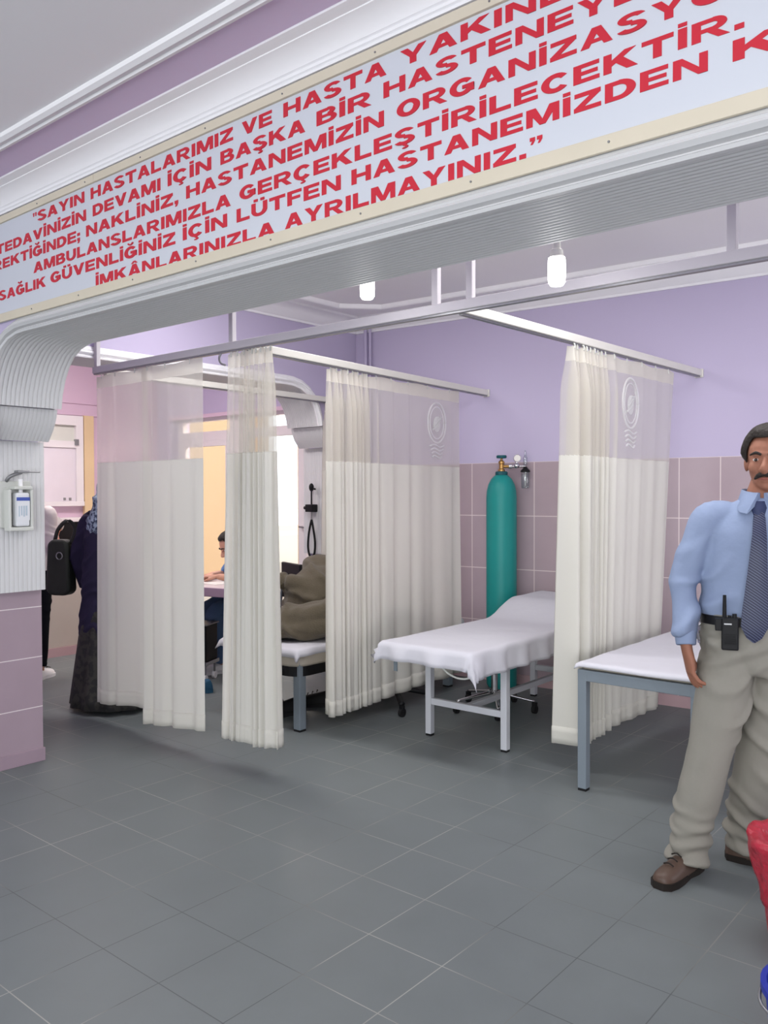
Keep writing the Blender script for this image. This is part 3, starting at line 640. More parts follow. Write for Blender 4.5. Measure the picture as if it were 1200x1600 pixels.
def emblem(t, pt, org_xy, s, z, side):
    """embroidered badge: two rings, a bowl shape, waves below"""
    mb = MB(); ax = Vector((0, 1, 0)); c = Vector((side, 0, 0))
    cy = s; rings = ((0.105, 0.14, 0.006), (0.08, 0.112, 0.004))
    for ra, rb, w in rings:
        P = [Vector((side, cy + ra * math.cos(a), z + rb * math.sin(a))) for a in [2 * math.pi * k / 36 for k in range(37)]]
        mb.tube(P, w, 6, 1)
    for k in range(3): mb.tube([(side, cy - 0.05 + 0.02 * k, z - 0.05 + 0.03 * k), (side, cy + 0.01, z - 0.02 + 0.03 * k), (side, cy + 0.05, z + 0.045 - 0.01 * k)], 0.006, 6, 4)
    mb.ell((side, cy, z - 0.01), (0.003, 0.042, 0.055), n=14, m=8)
    for k in range(4): mb.tube([(side, cy - 0.085 + 0.01 * k, z - 0.165 - 0.026 * k), (side, cy - 0.03, z - 0.152 - 0.026 * k), (side, cy + 0.03, z - 0.170 - 0.026 * k), (side, cy + 0.085 - 0.01 * k, z - 0.156 - 0.026 * k)], 0.005, 6, 4)
    return mb.build('emblem', M['emblem'], t, smooth=True)
emblem(cC, ptC, None, 1.165, -0.255, -0.052)
emblem(cD, ptD, None, 0.635, -0.255, 0.045)

# ------------------------------------------------------------------ beds
def bed_sheet(label, cat, x0, x1, y0, y1, ztop, over, prof=None, seed=1, corner=1.0, m='sheet', name='bed_sheet', amp=0.012):
    """sheet lying on a top x0..x1, y0..y1 (local), hanging 'over' = (left, right, front, back)"""
    L_, R_, F_, B_ = over; nx, ny = 46, 90; mb = MB()
    def fn(u, v):
        x = lerp(x0 - L_, x1 + R_, u); y = lerp(y0 - F_, y1 + B_, v)
        cx, cy = min(max(x, x0), x1), min(max(y, y0), y1); dx, dy = abs(x - cx), abs(y - cy); drop = max(dx, dy) + 0.45 * min(dx, dy)
        h = ztop + (prof(cy) if prof else 0) + 0.004 * noise.noise((x * 5, y * 5, seed))
        r = 0.02; bend = min(drop, r * 1.57); a = bend / r; out = r * math.sin(a); dn = r * (1 - math.cos(a)) + max(0, drop - r * 1.57)
        ox = (math.copysign(1, x - cx) if dx else 0); oy = (math.copysign(1, y - cy) if dy else 0); l = math.hypot(ox * (dx or 0), oy * (dy or 0)) or 1
        ox, oy = ox * dx / l, oy * dy / l
        w = amp * smooth01(drop / 0.1) * math.sin((x * oy - y * ox) * 26 + seed) + 0.6 * amp * smooth01(drop / 0.08) * noise.noise((x * 9, y * 9, seed + 3))
        out += max(-0.004, w) + 0.10 * dn + 0.38 * min(dx, dy)
        return Vector((cx + ox * out, cy + oy * out, h - dn))
    mb.grid(fn, nx, ny)
    return mb
# white bed: local frame, y to the wall
ROT2 = 0.055
def bed_legs(t, m, pts, ztop, w, foot=None):
    for x, y in pts:
        l = MB().box((x - w / 2, y - w / 2, 0.012), (x + w / 2, y + w / 2, ztop)).build('leg', m, t, bevel=0.003)
        if foot: MB().box((x - w / 2 + 0.002, y - w / 2 + 0.002, 0), (x + w / 2 - 0.002, y + w / 2 - 0.002, 0.014)).build('foot_cap', M['rubber'], l)
B2 = thing('examination_bed', 'white-framed examination bed standing between the two emblem curtains', 'bed', (-2.77, 4.04, 0), 0.012)
lx = 0.262
bed_legs(B2, M['wmetal'], [(-lx, 0), (lx, 0), (-lx, 1.26), (lx, 1.26)], 0.57, 0.04, True)
MB().box((-lx, -0.014, 0.19), (lx, 0.014, 0.228)).build('cross_bar', M['wmetal'], B2, bevel=0.003)
MB().box((-lx, 1.246, 0.19), (lx, 1.274, 0.228)).build('cross_bar', M['wmetal'], B2, bevel=0.003)
MB().box((-0.016, 0, 0.19), (0.016, 1.26, 0.226)).build('stretcher', M['wmetal'], B2, bevel=0.003)
fr = MB(); fr.box((-lx, -0.02, 0.535), (lx, 0.02, 0.575)).box((-lx, 1.24, 0.535), (lx, 1.28, 0.575)).box((-lx - 0.02, -0.38, 0.535), (-lx + 0.02, 1.44, 0.575)).box((lx - 0.02, -0.38, 0.535), (lx + 0.02, 1.44, 0.575))
fr.build('frame', M['wmetal'], B2, bevel=0.003)
def prof2(y): return 0.115 * smooth01((y - 0.66) / 0.40)
def matt(mb, x0, x1, y0, y1, z0, z1, prof):
    vs = []; ny = 28
    for j in range(ny + 1):
        y = lerp(y0, y1, j / ny); h = prof(y)
        vs.append([Vector(p) for p in ((x0, y, z0 + h), (x1, y, z0 + h), (x1, y, z1 + h), (x0, y, z1 + h))])
    return mb.rings(vs)
matt(MB(), -0.278, 0.293, -0.405, 1.44, 0.575, 0.616, prof2).build('mattress', M['beigevinyl'], B2, bevel=0.01)
MB().tube([(0.04, -0.34, 0.58), (0.06, -0.32, 0.50), (0.12, -0.30, 0.455), (0.19, -0.28, 0.45), (0.24, -0.27, 0.49), (0.262, -0.26, 0.57)], 0.006, 8).build('strap', M['plastic'], B2, smooth=True)
MB().box((-0.22, -0.40, 0.46), (-0.195, -0.396, 0.58)).build('strap', M['gmetal'], B2)
s2 = bed_sheet('', '', -0.285, 0.300, -0.415, 1.43, 0.622, (0.06, 0.15, 0.105, 0.0), prof2, 4, amp=0.018)
s2o = s2.build('bed_sheet', M['sheet'], smooth=True, solid=0.003); s2o.matrix_world = Matrix.Translation((-2.77, 4.04, 0)) @ Matrix.Rotation(0.012, 4, 'Z')
tag(s2o, 'white sheet hanging in points over the white-framed bed with raised head end', 'bed sheet', 'sheets on the examination beds')
# grey bed
B3 = thing('examination_bed', 'grey-framed examination bed beside the standing man', 'bed', (-1.886, 3.762, 0), 0)
wg = 0.55
bed_legs(B3, M['gmetal'], [(0, 0), (wg, 0), (0, 1.62), (wg, 1.62)], 0.592, 0.045, True)
fr = MB()
for a, b in (((-0.022, -0.022), (wg + 0.022, 0.022)), ((-0.022, 1.598), (wg + 0.022, 1.642)), ((-0.022, -0.022), (0.022, 1.642)), ((wg - 0.022, -0.022), (wg + 0.022, 1.642))):
    fr.box((a[0], a[1], 0.540), (b[0], b[1], 0.594))
fr.build('frame', M['gmetal'], B3, bevel=0.003)
MB().box((-0.01, -0.005, 0.594), (wg + 0.01, 1.635, 0.625)).build('mattress', M['beigevinyl'], B3, bevel=0.012)
s3 = bed_sheet('', '', -0.012, wg + 0.012, -0.008, 1.635, 0.629, (0.03, 0.03, 0.032, 0.03), None, 6, amp=0.004)
s3o = s3.build('bed_sheet', M['sheet'], smooth=True, solid=0.004); s3o.location = (-1.886, 3.762, 0)
tag(s3o, 'white sheet pulled flat over the grey-framed bed', 'bed sheet', 'sheets on the examination beds')
# bed behind the narrow curtain
B1 = thing('examination_bed', 'grey-legged bed holding the brown blanket, seen between two curtains', 'bed', (-4.32, 3.60, 0), 0)
wb = 0.62
for x, y in ((0.05, 0.03), (wb, 0.0), (0.05, 1.55), (wb, 1.55)):
    l = MB().box((x - 0.028, y - 0.028, 0.012), (x + 0.028, y + 0.028, 0.43)).build('leg', M['gmetal'], B1, bevel=0.004)
    MB().box((x - 0.026, y - 0.026, 0), (x + 0.026, y + 0.026, 0.014)).build('foot_cap', M['rubber'], l)
rr_ = MB(); pl = []
def rrect(x0, x1, y0, y1, r, n=6):
    P = []
    for cx, cy, a0 in ((x1 - r, y1 - r, 0), (x0 + r, y1 - r, 90), (x0 + r, y0 + r, 180), (x1 - r, y0 + r, 270)):
        for k in range(n + 1): a = R(a0 + 90 * k / n); P.append((cx + r * math.cos(a), cy + r * math.sin(a)))
    return P
RP = rrect(-0.04, wb + 0.05, -0.07, 1.68, 0.11)
MB().prism([(x * 0.97 + 0.01, y * 0.98 + 0.01) for x, y in RP], lambda u, v, d: Vector((u, v, d)), 0.34, 0.40).build('frame', M['black'], B1)
MB().prism(RP, lambda u, v, d: Vector((u, v, d)), 0.40, 0.505).build('mattress', M['beigevinyl'], B1, bevel=0.015, smooth=30)
s1 = bed_sheet('', '', -0.03, wb + 0.035, -0.055, 1.66, 0.512, (0.05, 0.055, 0.06, 0.03), None, 8, amp=0.014)
s1o = s1.build('bed_sheet', M['sheet'], smooth=True, solid=0.003); s1o.location = (-4.32, 3.60, 0)
tag(s1o, 'rumpled white sheet under the brown blanket', 'bed sheet', 'sheets on the examination beds')
# blanket heaped over somebody's raised knees
bl = MB()
bl.ell((0.20, 0.62, 0.70), (0.26, 0.28, 0.27)).ell((0.12, 0.72, 0.85), (0.17, 0.20, 0.19)).ell((0.30, 0.80, 0.80), (0.16, 0.26, 0.20))
bl.tube([(-0.02, 0.40, 0.86), (0.18, 0.42, 0.84), (0.40, 0.55, 0.68)], [(0.05, 0.06), (0.06, 0.07), (0.05, 0.06)], 14, 6)
bl.tube([(0.02, 0.12, 0.57), (0.22, 0.13, 0.61), (0.44, 0.24, 0.66), (0.62, 0.50, 0.70), (0.60, 0.9, 0.68)], [(0.07, 0.065), (0.11, 0.09), (0.13, 0.10), (0.12, 0.10), (0.10, 0.10)], 16, 6)
bl.tube([(0.16, 0.06, 0.565), (0.40, 0.09, 0.585), (0.62, 0.28, 0.60)], [(0.05, 0.05), (0.07, 0.06), (0.07, 0.06)], 14, 6)
bl.ell((0.30, 0.62, 0.57), (0.33, 0.60, 0.055))
def bdisp(p, n):
    q = noise.noise(p * 4.0)
    f = 0.5 + 0.5 * math.sin(2 * math.pi * (p.x * 3.0 + p.z * 5.5 + p.y * 1.2 + 0.9 * q))
    return 0.022 * f ** 4 - 0.012 + 0.016 * noise.noise(p * 9)
blo = bl.build('blanket', M['blanket'], remesh=0.012, smoothit=5, disp=bdisp); blo.location = (-4.32, 3.60, 0)
tag(blo, 'brown-grey blanket heaped high on the bed between the curtains', 'blanket')

# ------------------------------------------------------------------ gas cylinder
gc = thing('gas_cylinder', 'tall teal gas cylinder standing against the pink tiles', 'gas cylinder', (-3.385, 5.405, 0))
MB().lathe([(0.0, 0.0), (0.10, 0.0), (0.112, 0.02), (0.1135, 0.06), (0.1135, 1.42), (0.110, 1.47), (0.098, 1.52), (0.078, 1.56), (0.055, 1.583), (0.045, 1.59), (0.0, 1.59)], n=40).build('body', M['teal'], gc, smooth=40)
MB().lathe([(0.0, 1.583), (0.045, 1.583), (0.046, 1.612), (0.038, 1.618), (0.0, 1.618)], n=24).build('neck_ring', M['tealdark'], gc, smooth=40)
v_ = MB().lathe([(0.0, 1.615), (0.026, 1.615), (0.026, 1.632), (0.018, 1.638), (0.018, 1.672), (0.022, 1.676), (0.022, 1.692), (0.010, 1.70), (0.008, 1.72), (0.0, 1.72)], n=20)
v_.cyl((0, 0, 1.655), (0.055, 0.043, 1.655), 0.012).build('valve', M['brass'], gc, smooth=40)
hw = MB().lathe([(0.0, 1.716), (0.034, 1.716), (0.038, 1.722), (0.038, 1.732), (0.034, 1.738), (0.0, 1.738)], n=24); hw.build('handwheel', M['tealdark'], gc, smooth=40)
rx = Vector((0.77, 0.62, 0)) * 0.9
P0 = lambda t, z=1.655: Vector((0, 0, z)) + rx * t
rg = MB().cyl(P0(0.06), P0(0.085), 0.017).cyl(P0(0.085), P0(0.20), 0.008).ell(P0(0.128, 1.66), (0.022, 0.022, 0.02)).cyl(P0(0.128, 1.66), P0(0.128, 1.69), 0.007)
rg = rg.build('regulator', M['chrome'], gc, smooth=40)
yr = Vector((0.62, -0.77, 0))
MB().cyl(P0(0.128, 1.715) - yr * -0.01, P0(0.128, 1.715) + yr * 0.03, 0.028, n=22).build('pressure_gauge', M['chrome'], rg, smooth=40)
MB().cyl(P0(0.128, 1.715) + yr * 0.0305, P0(0.128, 1.715) + yr * 0.032, 0.024, n=22).build('gauge_face', M['paper'], rg)
fm = MB().lathe([(0.0, 1.66), (0.012, 1.66), (0.016, 1.665), (0.016, 1.72), (0.010, 1.73), (0.006, 1.775), (0.0, 1.776)], c=rx * 0.20, n=16).build('flowmeter', M['clear'], gc, smooth=40)
hb = MB().lathe([(0.0, 1.652), (0.012, 1.652), (0.018, 1.64), (0.036, 1.622), (0.036, 1.612), (0.0, 1.612)], c=rx * 0.20, n=20).build('bottle_cap', M['black'], gc, smooth=40)
MB().lathe([(0.0, 1.612), (0.030, 1.612), (0.033, 1.60), (0.031, 1.50), (0.026, 1.49), (0.0, 1.49)], c=rx * 0.20, n=20).build('humidifier_bottle', M['clear'], gc, smooth=40)
MB().cyl(rx * 0.20 + Vector((0, 0, 1.612)), rx * 0.20 + Vector((0, 0, 1.51)), 0.004).build('dip_tube', M['plastic'], gc)
# pipes in the corner
for i, (dx, r_) in enumerate(((0.045, 0.016), (0.095, 0.011))):
    tag(MB().cyl((XL + 0.09 + dx, wall_y(XL) - 0.03, 0), (XL + 0.09 + dx, wall_y(XL) - 0.03, 2.86), r_, n=12).build('pipe', M['purple'], smooth=40),
        ['thicker lilac painted pipe in the corner of the back wall', 'thinner lilac painted pipe beside the corner pipe'][i], 'pipe', 'riser pipes in the corner')

# ------------------------------------------------------------------ sanitizer dispenser on the pillar
ds = thing('hand_sanitizer_dispenser', 'white hand sanitizer dispenser with lever on the ribbed pillar', 'dispenser', (XJ + 0.06, 2.155, 1.41))
MB().box((-0.004, -0.095, -0.13), (0.014, 0.07, 0.115)).build('back_plate', M['plastic'], ds, bevel=0.004)
hs_ = MB().box((0.012, -0.075, -0.145), (0.075, 0.055, -0.125)).box((0.012, -0.075, -0.13), (0.020, 0.055, 0.08)).box((0.012, -0.075, -0.13), (0.07, -0.062, 0.07)).box((0.012, 0.042, -0.13), (0.07, 0.055, 0.07))
hs_.box((0.012, -0.045, 0.072), (0.075, 0.05, 0.086)).build('bottle_holder', M['plastic'], ds, bevel=0.004)
lv = MB().tube([(0.012, -0.06, 0.115), (0.04, -0.05, 0.14), (0.06, 0.0, 0.16)], [(0.012, 0.01)] * 3, 8, 5).box((0.035, -0.03, 0.156), (0.085, 0.03, 0.170)).cyl((0.06, 0.03, 0.163), (0.06, 0.10, 0.163), 0.004)
lv.build('lever', M['steel'], ds, bevel=0.003, smooth=40)
bt = MB().box((0.022, -0.038, -0.122), (0.072, 0.036, 0.055)).build('bottle', M['label'], ds, bevel=0.01)
MB().cyl((0.045, 0, 0.05), (0.045, 0, 0.125), 0.011).build('pump', M['white'], ds, smooth=40)
MB().box((0.0725, -0.034, -0.09), (0.0735, 0.034, 0.012)).build('label', M['label'], bt)
MB().box((0.0727, -0.036, 0.012), (0.0740, 0.035, 0.030)).build('label_stripe', M['blue'], bt)
lg = MB()
for k in range(4): lg.box((0.0738, -0.026 + 0.013 * k, -0.07 + 0.006 * (k % 2)), (0.0742, -0.020 + 0.013 * k, -0.015))
lg.build('label_print', M['lightblue'], bt)
# ------------------------------------------------------------------ instrument on the rear pillar
hi = thing('wall_instrument', 'black medical instrument with looped hose hanging on the white ribbed pillar', 'medical instrument', (-5.10, 5.145, 1.335))
MB().ell((0, -0.03, 0.175), (0.022, 0.022, 0.035)).cyl((0, -0.03, 0.02), (0, -0.03, 0.16), 0.007).cyl((0.01, -0.03, 0.165), (0.045, -0.03, 0.16), 0.008).build('handpiece', M['black'], hi, smooth=40)
MB().box((-0.055, -0.055, -0.035), (0.03, 0.014, 0.03)).build('bracket', M['black'], hi, bevel=0.006)
MB().cyl((-0.06, -0.03, 0), (-0.085, -0.03, 0), 0.014).build('knob', M['black'], hi, smooth=40)
MB().cyl((0, -0.03, -0.03), (0, -0.03, -0.11), 0.008).build('connector', M['steel'], hi, smooth=40)
MB().tube([(0, -0.03, -0.10), (-0.03, -0.03, -0.2), (-0.045, -0.03, -0.32), (-0.03, -0.03, -0.40), (0.0, -0.03, -0.42), (0.03, -0.03, -0.39), (0.04, -0.03, -0.30), (0.022, -0.03, -0.19), (0, -0.03, -0.10)], 0.009, 8, 6).build('hose', M['rubber'], hi, smooth=True)

# ------------------------------------------------------------------ things under and behind the beds
def caster(t, x, y):
    w = MB().cyl((x - 0.012, y, 0.028), (x + 0.012, y, 0.028), 0.028, n=16).build('caster', M['rubber'], t, smooth=40)
    MB().box((x - 0.016, y - 0.012, 0.035), (x + 0.016, y + 0.012, 0.075)).build('caster_fork', M['black'], w, bevel=0.003)
st = thing('rolling_stool', 'chrome stool base on black casters under the white bed', 'stool', (-3.05, 4.78, 0))
for k in range(5):
    a = R(72 * k + 20); c_, s_ = math.cos(a), math.sin(a)
    MB().tube([(0.03 * c_, 0.03 * s_, 0.12), (0.15 * c_, 0.15 * s_, 0.10), (0.27 * c_, 0.27 * s_, 0.078)], [(0.016, 0.014), (0.014, 0.011), (0.012, 0.009)], 8, 4).build('base_arm', M['chrome'], st, smooth=True)
    caster(st, 0.27 * c_, 0.27 * s_)
MB().cyl((0, 0, 0.09), (0, 0, 0.36), 0.022).build('column', M['chrome'], st, smooth=40)
MB().lathe([(0.0, 0.36), (0.15, 0.36), (0.165, 0.375), (0.165, 0.405), (0.15, 0.42), (0.0, 0.425)], n=28).build('seat', M['black'], st, smooth=40)
st2 = thing('trolley_base', 'dark wheeled base showing below the hem of the wide emblem curtain', 'trolley', (-3.62, 4.42, 0))
for k in range(4):
    a = R(90 * k + 50); c_, s_ = math.cos(a), math.sin(a)
    MB().tube([(0.02 * c_, 0.02 * s_, 0.13), (0.14 * c_, 0.14 * s_, 0.105), (0.26 * c_, 0.26 * s_, 0.08)], [(0.02, 0.016)] * 3, 8, 4).build('base_arm', M['black'], st2, smooth=True)
    caster(st2, 0.26 * c_, 0.26 * s_)
MB().cyl((0, 0, 0.10), (0, 0, 0.42), 0.018).build('pole', M['steel'], st2, smooth=40)
def shoe(name, label, loc, rz, m, length=0.28, grp=None, parent=None, sole='sole', raised=0.0):
    t = thing(name, label, 'shoe', loc, rz, grp) if parent is None else parent
    L_ = length; mb = MB(); u = []
    sec = [(-0.46, 0.030, 0.060), (-0.40, 0.038, 0.075), (-0.25, 0.040, 0.078), (-0.10, 0.040, 0.070), (0.10, 0.044, 0.055), (0.30, 0.047, 0.044), (0.44, 0.040, 0.034), (0.50, 0.018, 0.022)]
    for f, w, h in sec:
        ring = []
        for k in range(16):
            a = 2 * math.pi * k / 16; x = w * math.cos(a); z = max(0.0, math.sin(a)) ** 0.8 * h if math.sin(a) > 0 else 0.004 * math.sin(a)
            ring.append(Vector((x, f * L_, 0.022 + z)))
        u.append(ring)
    mb.rings(u)
    return t, mb
def make_shoe(t, M4, m, length=0.28, laces=True, sole='sole', name='shoe'):
    """adds shoe meshes under t in t's frame (M4 places the shoe, y = toe)"""
    _, mb = shoe('', '', (0, 0, 0), 0, None, length, parent=t)
    mb.v = [M4 @ v for v in mb.v]
    o = mb.build(name, m, t, smooth=60, subd=1)
    so = MB(); P = [(0.0, -0.47), (0.036, -0.42), (0.041, -0.25), (0.036, -0.08), (0.046, 0.15), (0.049, 0.30), (0.042, 0.44), (0.02, 0.505)]
    poly = [(w, f * length) for w, f in P] + [(-w, f * length) for w, f in P[::-1] if w > 0.0]
    so.prism(poly, lambda u, v, d: M4 @ Vector((u, v, d)), 0.0, 0.026); so.build('sole', M[sole], o, smooth=40)
    if laces:
        lc = MB()
        for k in range(3): lc.tube([M4 @ Vector((-0.02, 0.02 + 0.028 * k, 0.088 - 0.009 * k)), M4 @ Vector((0, 0.02 + 0.028 * k, 0.097 - 0.010 * k)), M4 @ Vector((0.02, 0.02 + 0.028 * k, 0.088 - 0.009 * k))], 0.003, 6, 3)
        lc.build('laces', M['sole'], o, smooth=True)
    return o
for lab, x, y, rz in (('black shoe standing left of the grey bed leg', -4.04, 3.80, 2.75), ('black shoe lying right of the grey bed leg under the bed', -4.03, 4.12, 2.2)):
    t = thing('shoe', lab, 'shoe', (x, y, 0), rz, 'black shoes under the bed')
    make_shoe(t, Matrix.Scale(1.15, 4), M['rubber'], 0.27, True, 'rubber', 'upper')
# ------------------------------------------------------------------ people
def frame_from(fwd, up=(0, 0, 1)):
    f = Vector(fwd).normalized(); u = Vector(up); s = f.cross(u).normalized(); u = s.cross(f)
    return Matrix((s, f, u)).transposed()            # columns: side (person's right->x), forward y, up z
def add_head(mb, c, fwd, sc=1.0, nose=1.0):
    m = frame_from(fwd); c = Vector(c); q = lambda x, y, z: c + m @ (Vector((x, y, z)) * sc)
    E = lambda p, r: mb.ell(q(*p), tuple(v * sc for v in r), m)
    E((0, -0.010, 0.030), (0.074, 0.096, 0.086)); E((0, 0.012, -0.02), (0.066, 0.078, 0.088)); E((0, 0.030, -0.066), (0.050, 0.056, 0.052))
    E((0, 0.052, -0.090), (0.026, 0.030, 0.022)); E((-0.036, 0.052, -0.026), (0.026, 0.028, 0.026)); E((0.036, 0.052, -0.026), (0.026, 0.028, 0.026))
    E((0, 0.072, 0.024), (0.046, 0.018, 0.014))                                       # brow
    mb.tube([q(0, 0.080, 0.012), q(0, 0.096, -0.012), q(0, 0.109 * nose, -0.032), q(0, 0.090, -0.044)], [0.009 * sc, 0.011 * sc, 0.015 * sc, 0.010 * sc], 10, 4)
    E((-0.012, 0.090, -0.036), (0.010, 0.012, 0.009)); E((0.012, 0.090, -0.036), (0.010, 0.012, 0.009))
    E((0, 0.081, -0.061), (0.024, 0.011, 0.006)); E((0, 0.079, -0.072), (0.021, 0.011, 0.007))
    for s in (-1, 1): E((s * 0.076, -0.006, -0.008), (0.010, 0.019, 0.031))
    return m, q
def add_hand(mb, wrist, direction, palm_n, curl=0.5, sc=1.0, thumb_side=1):
    """direction: wrist to fingers; palm_n: normal out of the palm"""
    d = Vector(direction).normalized(); pn = Vector(palm_n); pn = (pn - d * pn.dot(d)).normalized(); s = d.cross(pn) * thumb_side; w = Vector(wrist)
    P = lambda a, b, c: w + (d * a + s * b + pn * c) * sc
    mb.tube([P(-0.02, 0, 0), P(0.02, 0, 0), P(0.06, 0, 0.002), P(0.098, 0, 0.0)], [(0.026 * sc, 0.020 * sc), (0.031 * sc, 0.018 * sc), (0.042 * sc, 0.017 * sc), (0.038 * sc, 0.013 * sc)], 14, 5, side=s)
    for k, (off, ln, r) in enumerate(((0.030, 0.072, 0.0088), (0.010, 0.080, 0.0092), (-0.011, 0.074, 0.0088), (-0.030, 0.058, 0.0078))):
        c1, c2, c3 = curl * 0.5 + 0.08 * k, curl * 1.3 + 0.12 * k, curl * 2.0 + 0.15 * k; L1, L2, L3 = ln * 0.46, ln * 0.30, ln * 0.24
        p0 = (0.085, off, 0.0); p1 = (0.098 + 0.0, off * 1.05, 0.001)
        p2 = (p1[0] + L1 * math.cos(c1), off * 1.08, p1[2] + L1 * math.sin(c1)); p3 = (p2[0] + L2 * math.cos(c2), off * 1.06, p2[2] + L2 * math.sin(c2)); p4 = (p3[0] + L3 * math.cos(c3), off * 1.04, p3[2] + L3 * math.sin(c3))
        mb.tube([P(*p0), P(*p1), P(*p2), P(*p3), P(*p4)], [r * 1.05 * sc, r * 1.05 * sc, r * sc, r * 0.92 * sc, r * 0.7 * sc], 10, 4)
    mb.tube([P(0.022, 0.022, 0.006), P(0.050, 0.046, 0.016), P(0.080, 0.052, 0.028), P(0.104, 0.046, 0.036)], [0.014 * sc, 0.0125 * sc, 0.0105 * sc, 0.008 * sc], 10, 4)
def add_hair(c, fwd, m, parent, sc=1.0, front=52, side=88, back=125, thick=0.014, name='hair'):
    fm = frame_from(fwd); c = Vector(c); mb = MB(); rings = []; n = 40; mm = 14
    for i in range(mm + 1):
        f = i / mm; ring = []
        for k in range(n):
            a = 2 * math.pi * k / n                      # a = 90deg is the front
            fa = math.sin(a); 
            lim = lerp(side, front, smooth01((fa - 0.30) / 0.45)) if fa > 0 else lerp(side, back, smooth01(-fa / 0.8))
            if 0.0 < fa < 0.42: lim += 22 * (1 - abs(fa - 0.2) / 0.22) if abs(fa - 0.2) < 0.22 else 0
            th = R(lim * max(f, 0.01)); th_e = smooth01((1 - f) / 0.22); off = thick * (0.25 + 0.75 * th_e) * (1 + 0.25 * noise.noise((math.cos(a) * 4, math.sin(a) * 4, f * 6)))
            r = (0.074 + off, 0.096 + off, 0.090 + off)
            ring.append(c + fm @ (Vector((r[0] * math.sin(th) * math.cos(a), -0.010 + r[1] * math.sin(th) * math.sin(a), 0.030 + r[2] * math.cos(th))) * sc))
        rings.append(ring)
    mb.rings(rings, cap=False)
    return mb.build(name, m, parent, smooth=True, solid=0.006)
def face_parts(t, q, m, sc, moustache=None, brows='hair', parent=None):
    for s in (-1, 1):
        e = MB().ell(q(s * 0.031, 0.0735, 0.004), (0.0125 * sc, 0.010 * sc, 0.0062 * sc), m, 14, 8).build('eye', M['eye'], t, smooth=True)
        MB().ell(q(s * 0.031, 0.0815, 0.004), (0.0060 * sc, 0.0035 * sc, 0.0060 * sc), m, 12, 6).build('iris', M['iris'], e, smooth=True)
        MB().tube([q(s * 0.012, 0.089, 0.022), q(s * 0.030, 0.090, 0.030), q(s * 0.052, 0.074, 0.022)], [(0.004 * sc, 0.005 * sc), (0.005 * sc, 0.006 * sc), (0.003 * sc, 0.003 * sc)], 8, 4).build('eyebrow', M[brows], t, smooth=True)
    MB().tube([q(-0.022, 0.079, -0.068), q(0, 0.0895, -0.066), q(0.022, 0.079, -0.068)], [0.003 * sc, 0.0055 * sc, 0.003 * sc], 8, 4).build('lips', M['lip'], t, smooth=True)
    if moustache:
        MB().tube([q(-0.036, 0.070, -0.066), q(-0.020, 0.088, -0.054), q(0, 0.096, -0.050), q(0.020, 0.088, -0.054), q(0.036, 0.070, -0.066)],
                  [0.004 * sc, 0.009 * sc, 0.009 * sc, 0.009 * sc, 0.004 * sc], 10, 5).build('moustache', M[moustache], t, smooth=True)
def wrinkle(scale, amp, stretch=(1, 1, 2.2)):
    """cloth folds: soft swells with narrow creases between them"""
    def f(p, n):
        q = noise.noise((p.x * scale, p.y * scale, p.z * scale)); m = smooth01(0.5 + 1.1 * noise.noise((p.x * scale * 0.8 + 9, p.y * scale * 0.8, p.z * scale * 0.8)))
        sgn = 1 if p.x > 0.0 else -1
        g = 0.5 + 0.5 * math.sin(2 * math.pi * scale * 2.0 * (p.z * 0.8 + sgn * p.x * 0.55 + p.y * 0.25) + 4.5 * q)
        return amp * (0.6 * q + 0.9 * m * g ** 3 - 0.2)
    return f
def human(t, J, skin='skin', vox=0.0045, head_sc=1.0, handvox=None):
    """continuous bare body from joints J; returns head matrices"""
    mb = MB(); sd = Vector(J['side'])
    pel, che, nk, hd = (Vector(J[k]) for k in ('pelvis', 'chest', 'neck', 'head'))
    mb.tube([pel - (che - pel) * 0.25, pel, (pel + che) / 2, che, che.lerp(nk, 0.55), nk], [(0.10, 0.08), (0.13, 0.09), (0.12, 0.085), (0.135, 0.09), (0.10, 0.07), (0.055, 0.055)], 24, 6, side=sd)
    mb.tube([nk.lerp(che, 0.15), nk, hd + Vector((0, 0, -0.06)), hd], [0.060, 0.055, 0.054, 0.05], 18, 5)
    m, q = add_head(mb, hd, J['face'], head_sc)
    for s in 'rl':
        S_, E_, W_ = (Vector(J[k + s]) for k in ('shoulder_', 'elbow_', 'wrist_'))
        mb.tube([che.lerp(S_, 0.4), S_, S_.lerp(E_, 0.5), E_, E_.lerp(W_, 0.4), W_], [0.055, 0.052, 0.044, 0.036, 0.036, 0.024], 16, 5)
        add_hand(mb, W_, J['hdir_' + s], J['palm_' + s], J.get('curl_' + s, 0.5), J.get('hsc', 1.0), J['th_' + s])
        H_, K_, A_ = (Vector(J[k + s]) for k in ('hip_', 'knee_', 'ankle_'))
        mb.tube([pel.lerp(H_, 0.6), H_, H_.lerp(K_, 0.5), K_, K_.lerp(A_, 0.4), A_], [0.07, 0.075, 0.065, 0.05, 0.05, 0.036], 16, 5)
        mb.tube([A_ + Vector((0, 0, 0.02)), A_ + Vector((0, 0, -0.03)), A_ + Vector(J['toe_' + s]) * 0.06 + Vector((0, 0, -0.055))], [0.034, 0.032, 0.020], 12, 4)
    mb.build('body', M[skin], t, remesh=vox, smoothit=3)
    return m, q

# ---- the standing man (local frame: x to the picture's right, y towards the camera)
mn = thing('person', 'man with moustache in blue shirt and striped tie standing at the right edge', 'person', (-1.0, 3.30, 0), R(40) + math.pi)
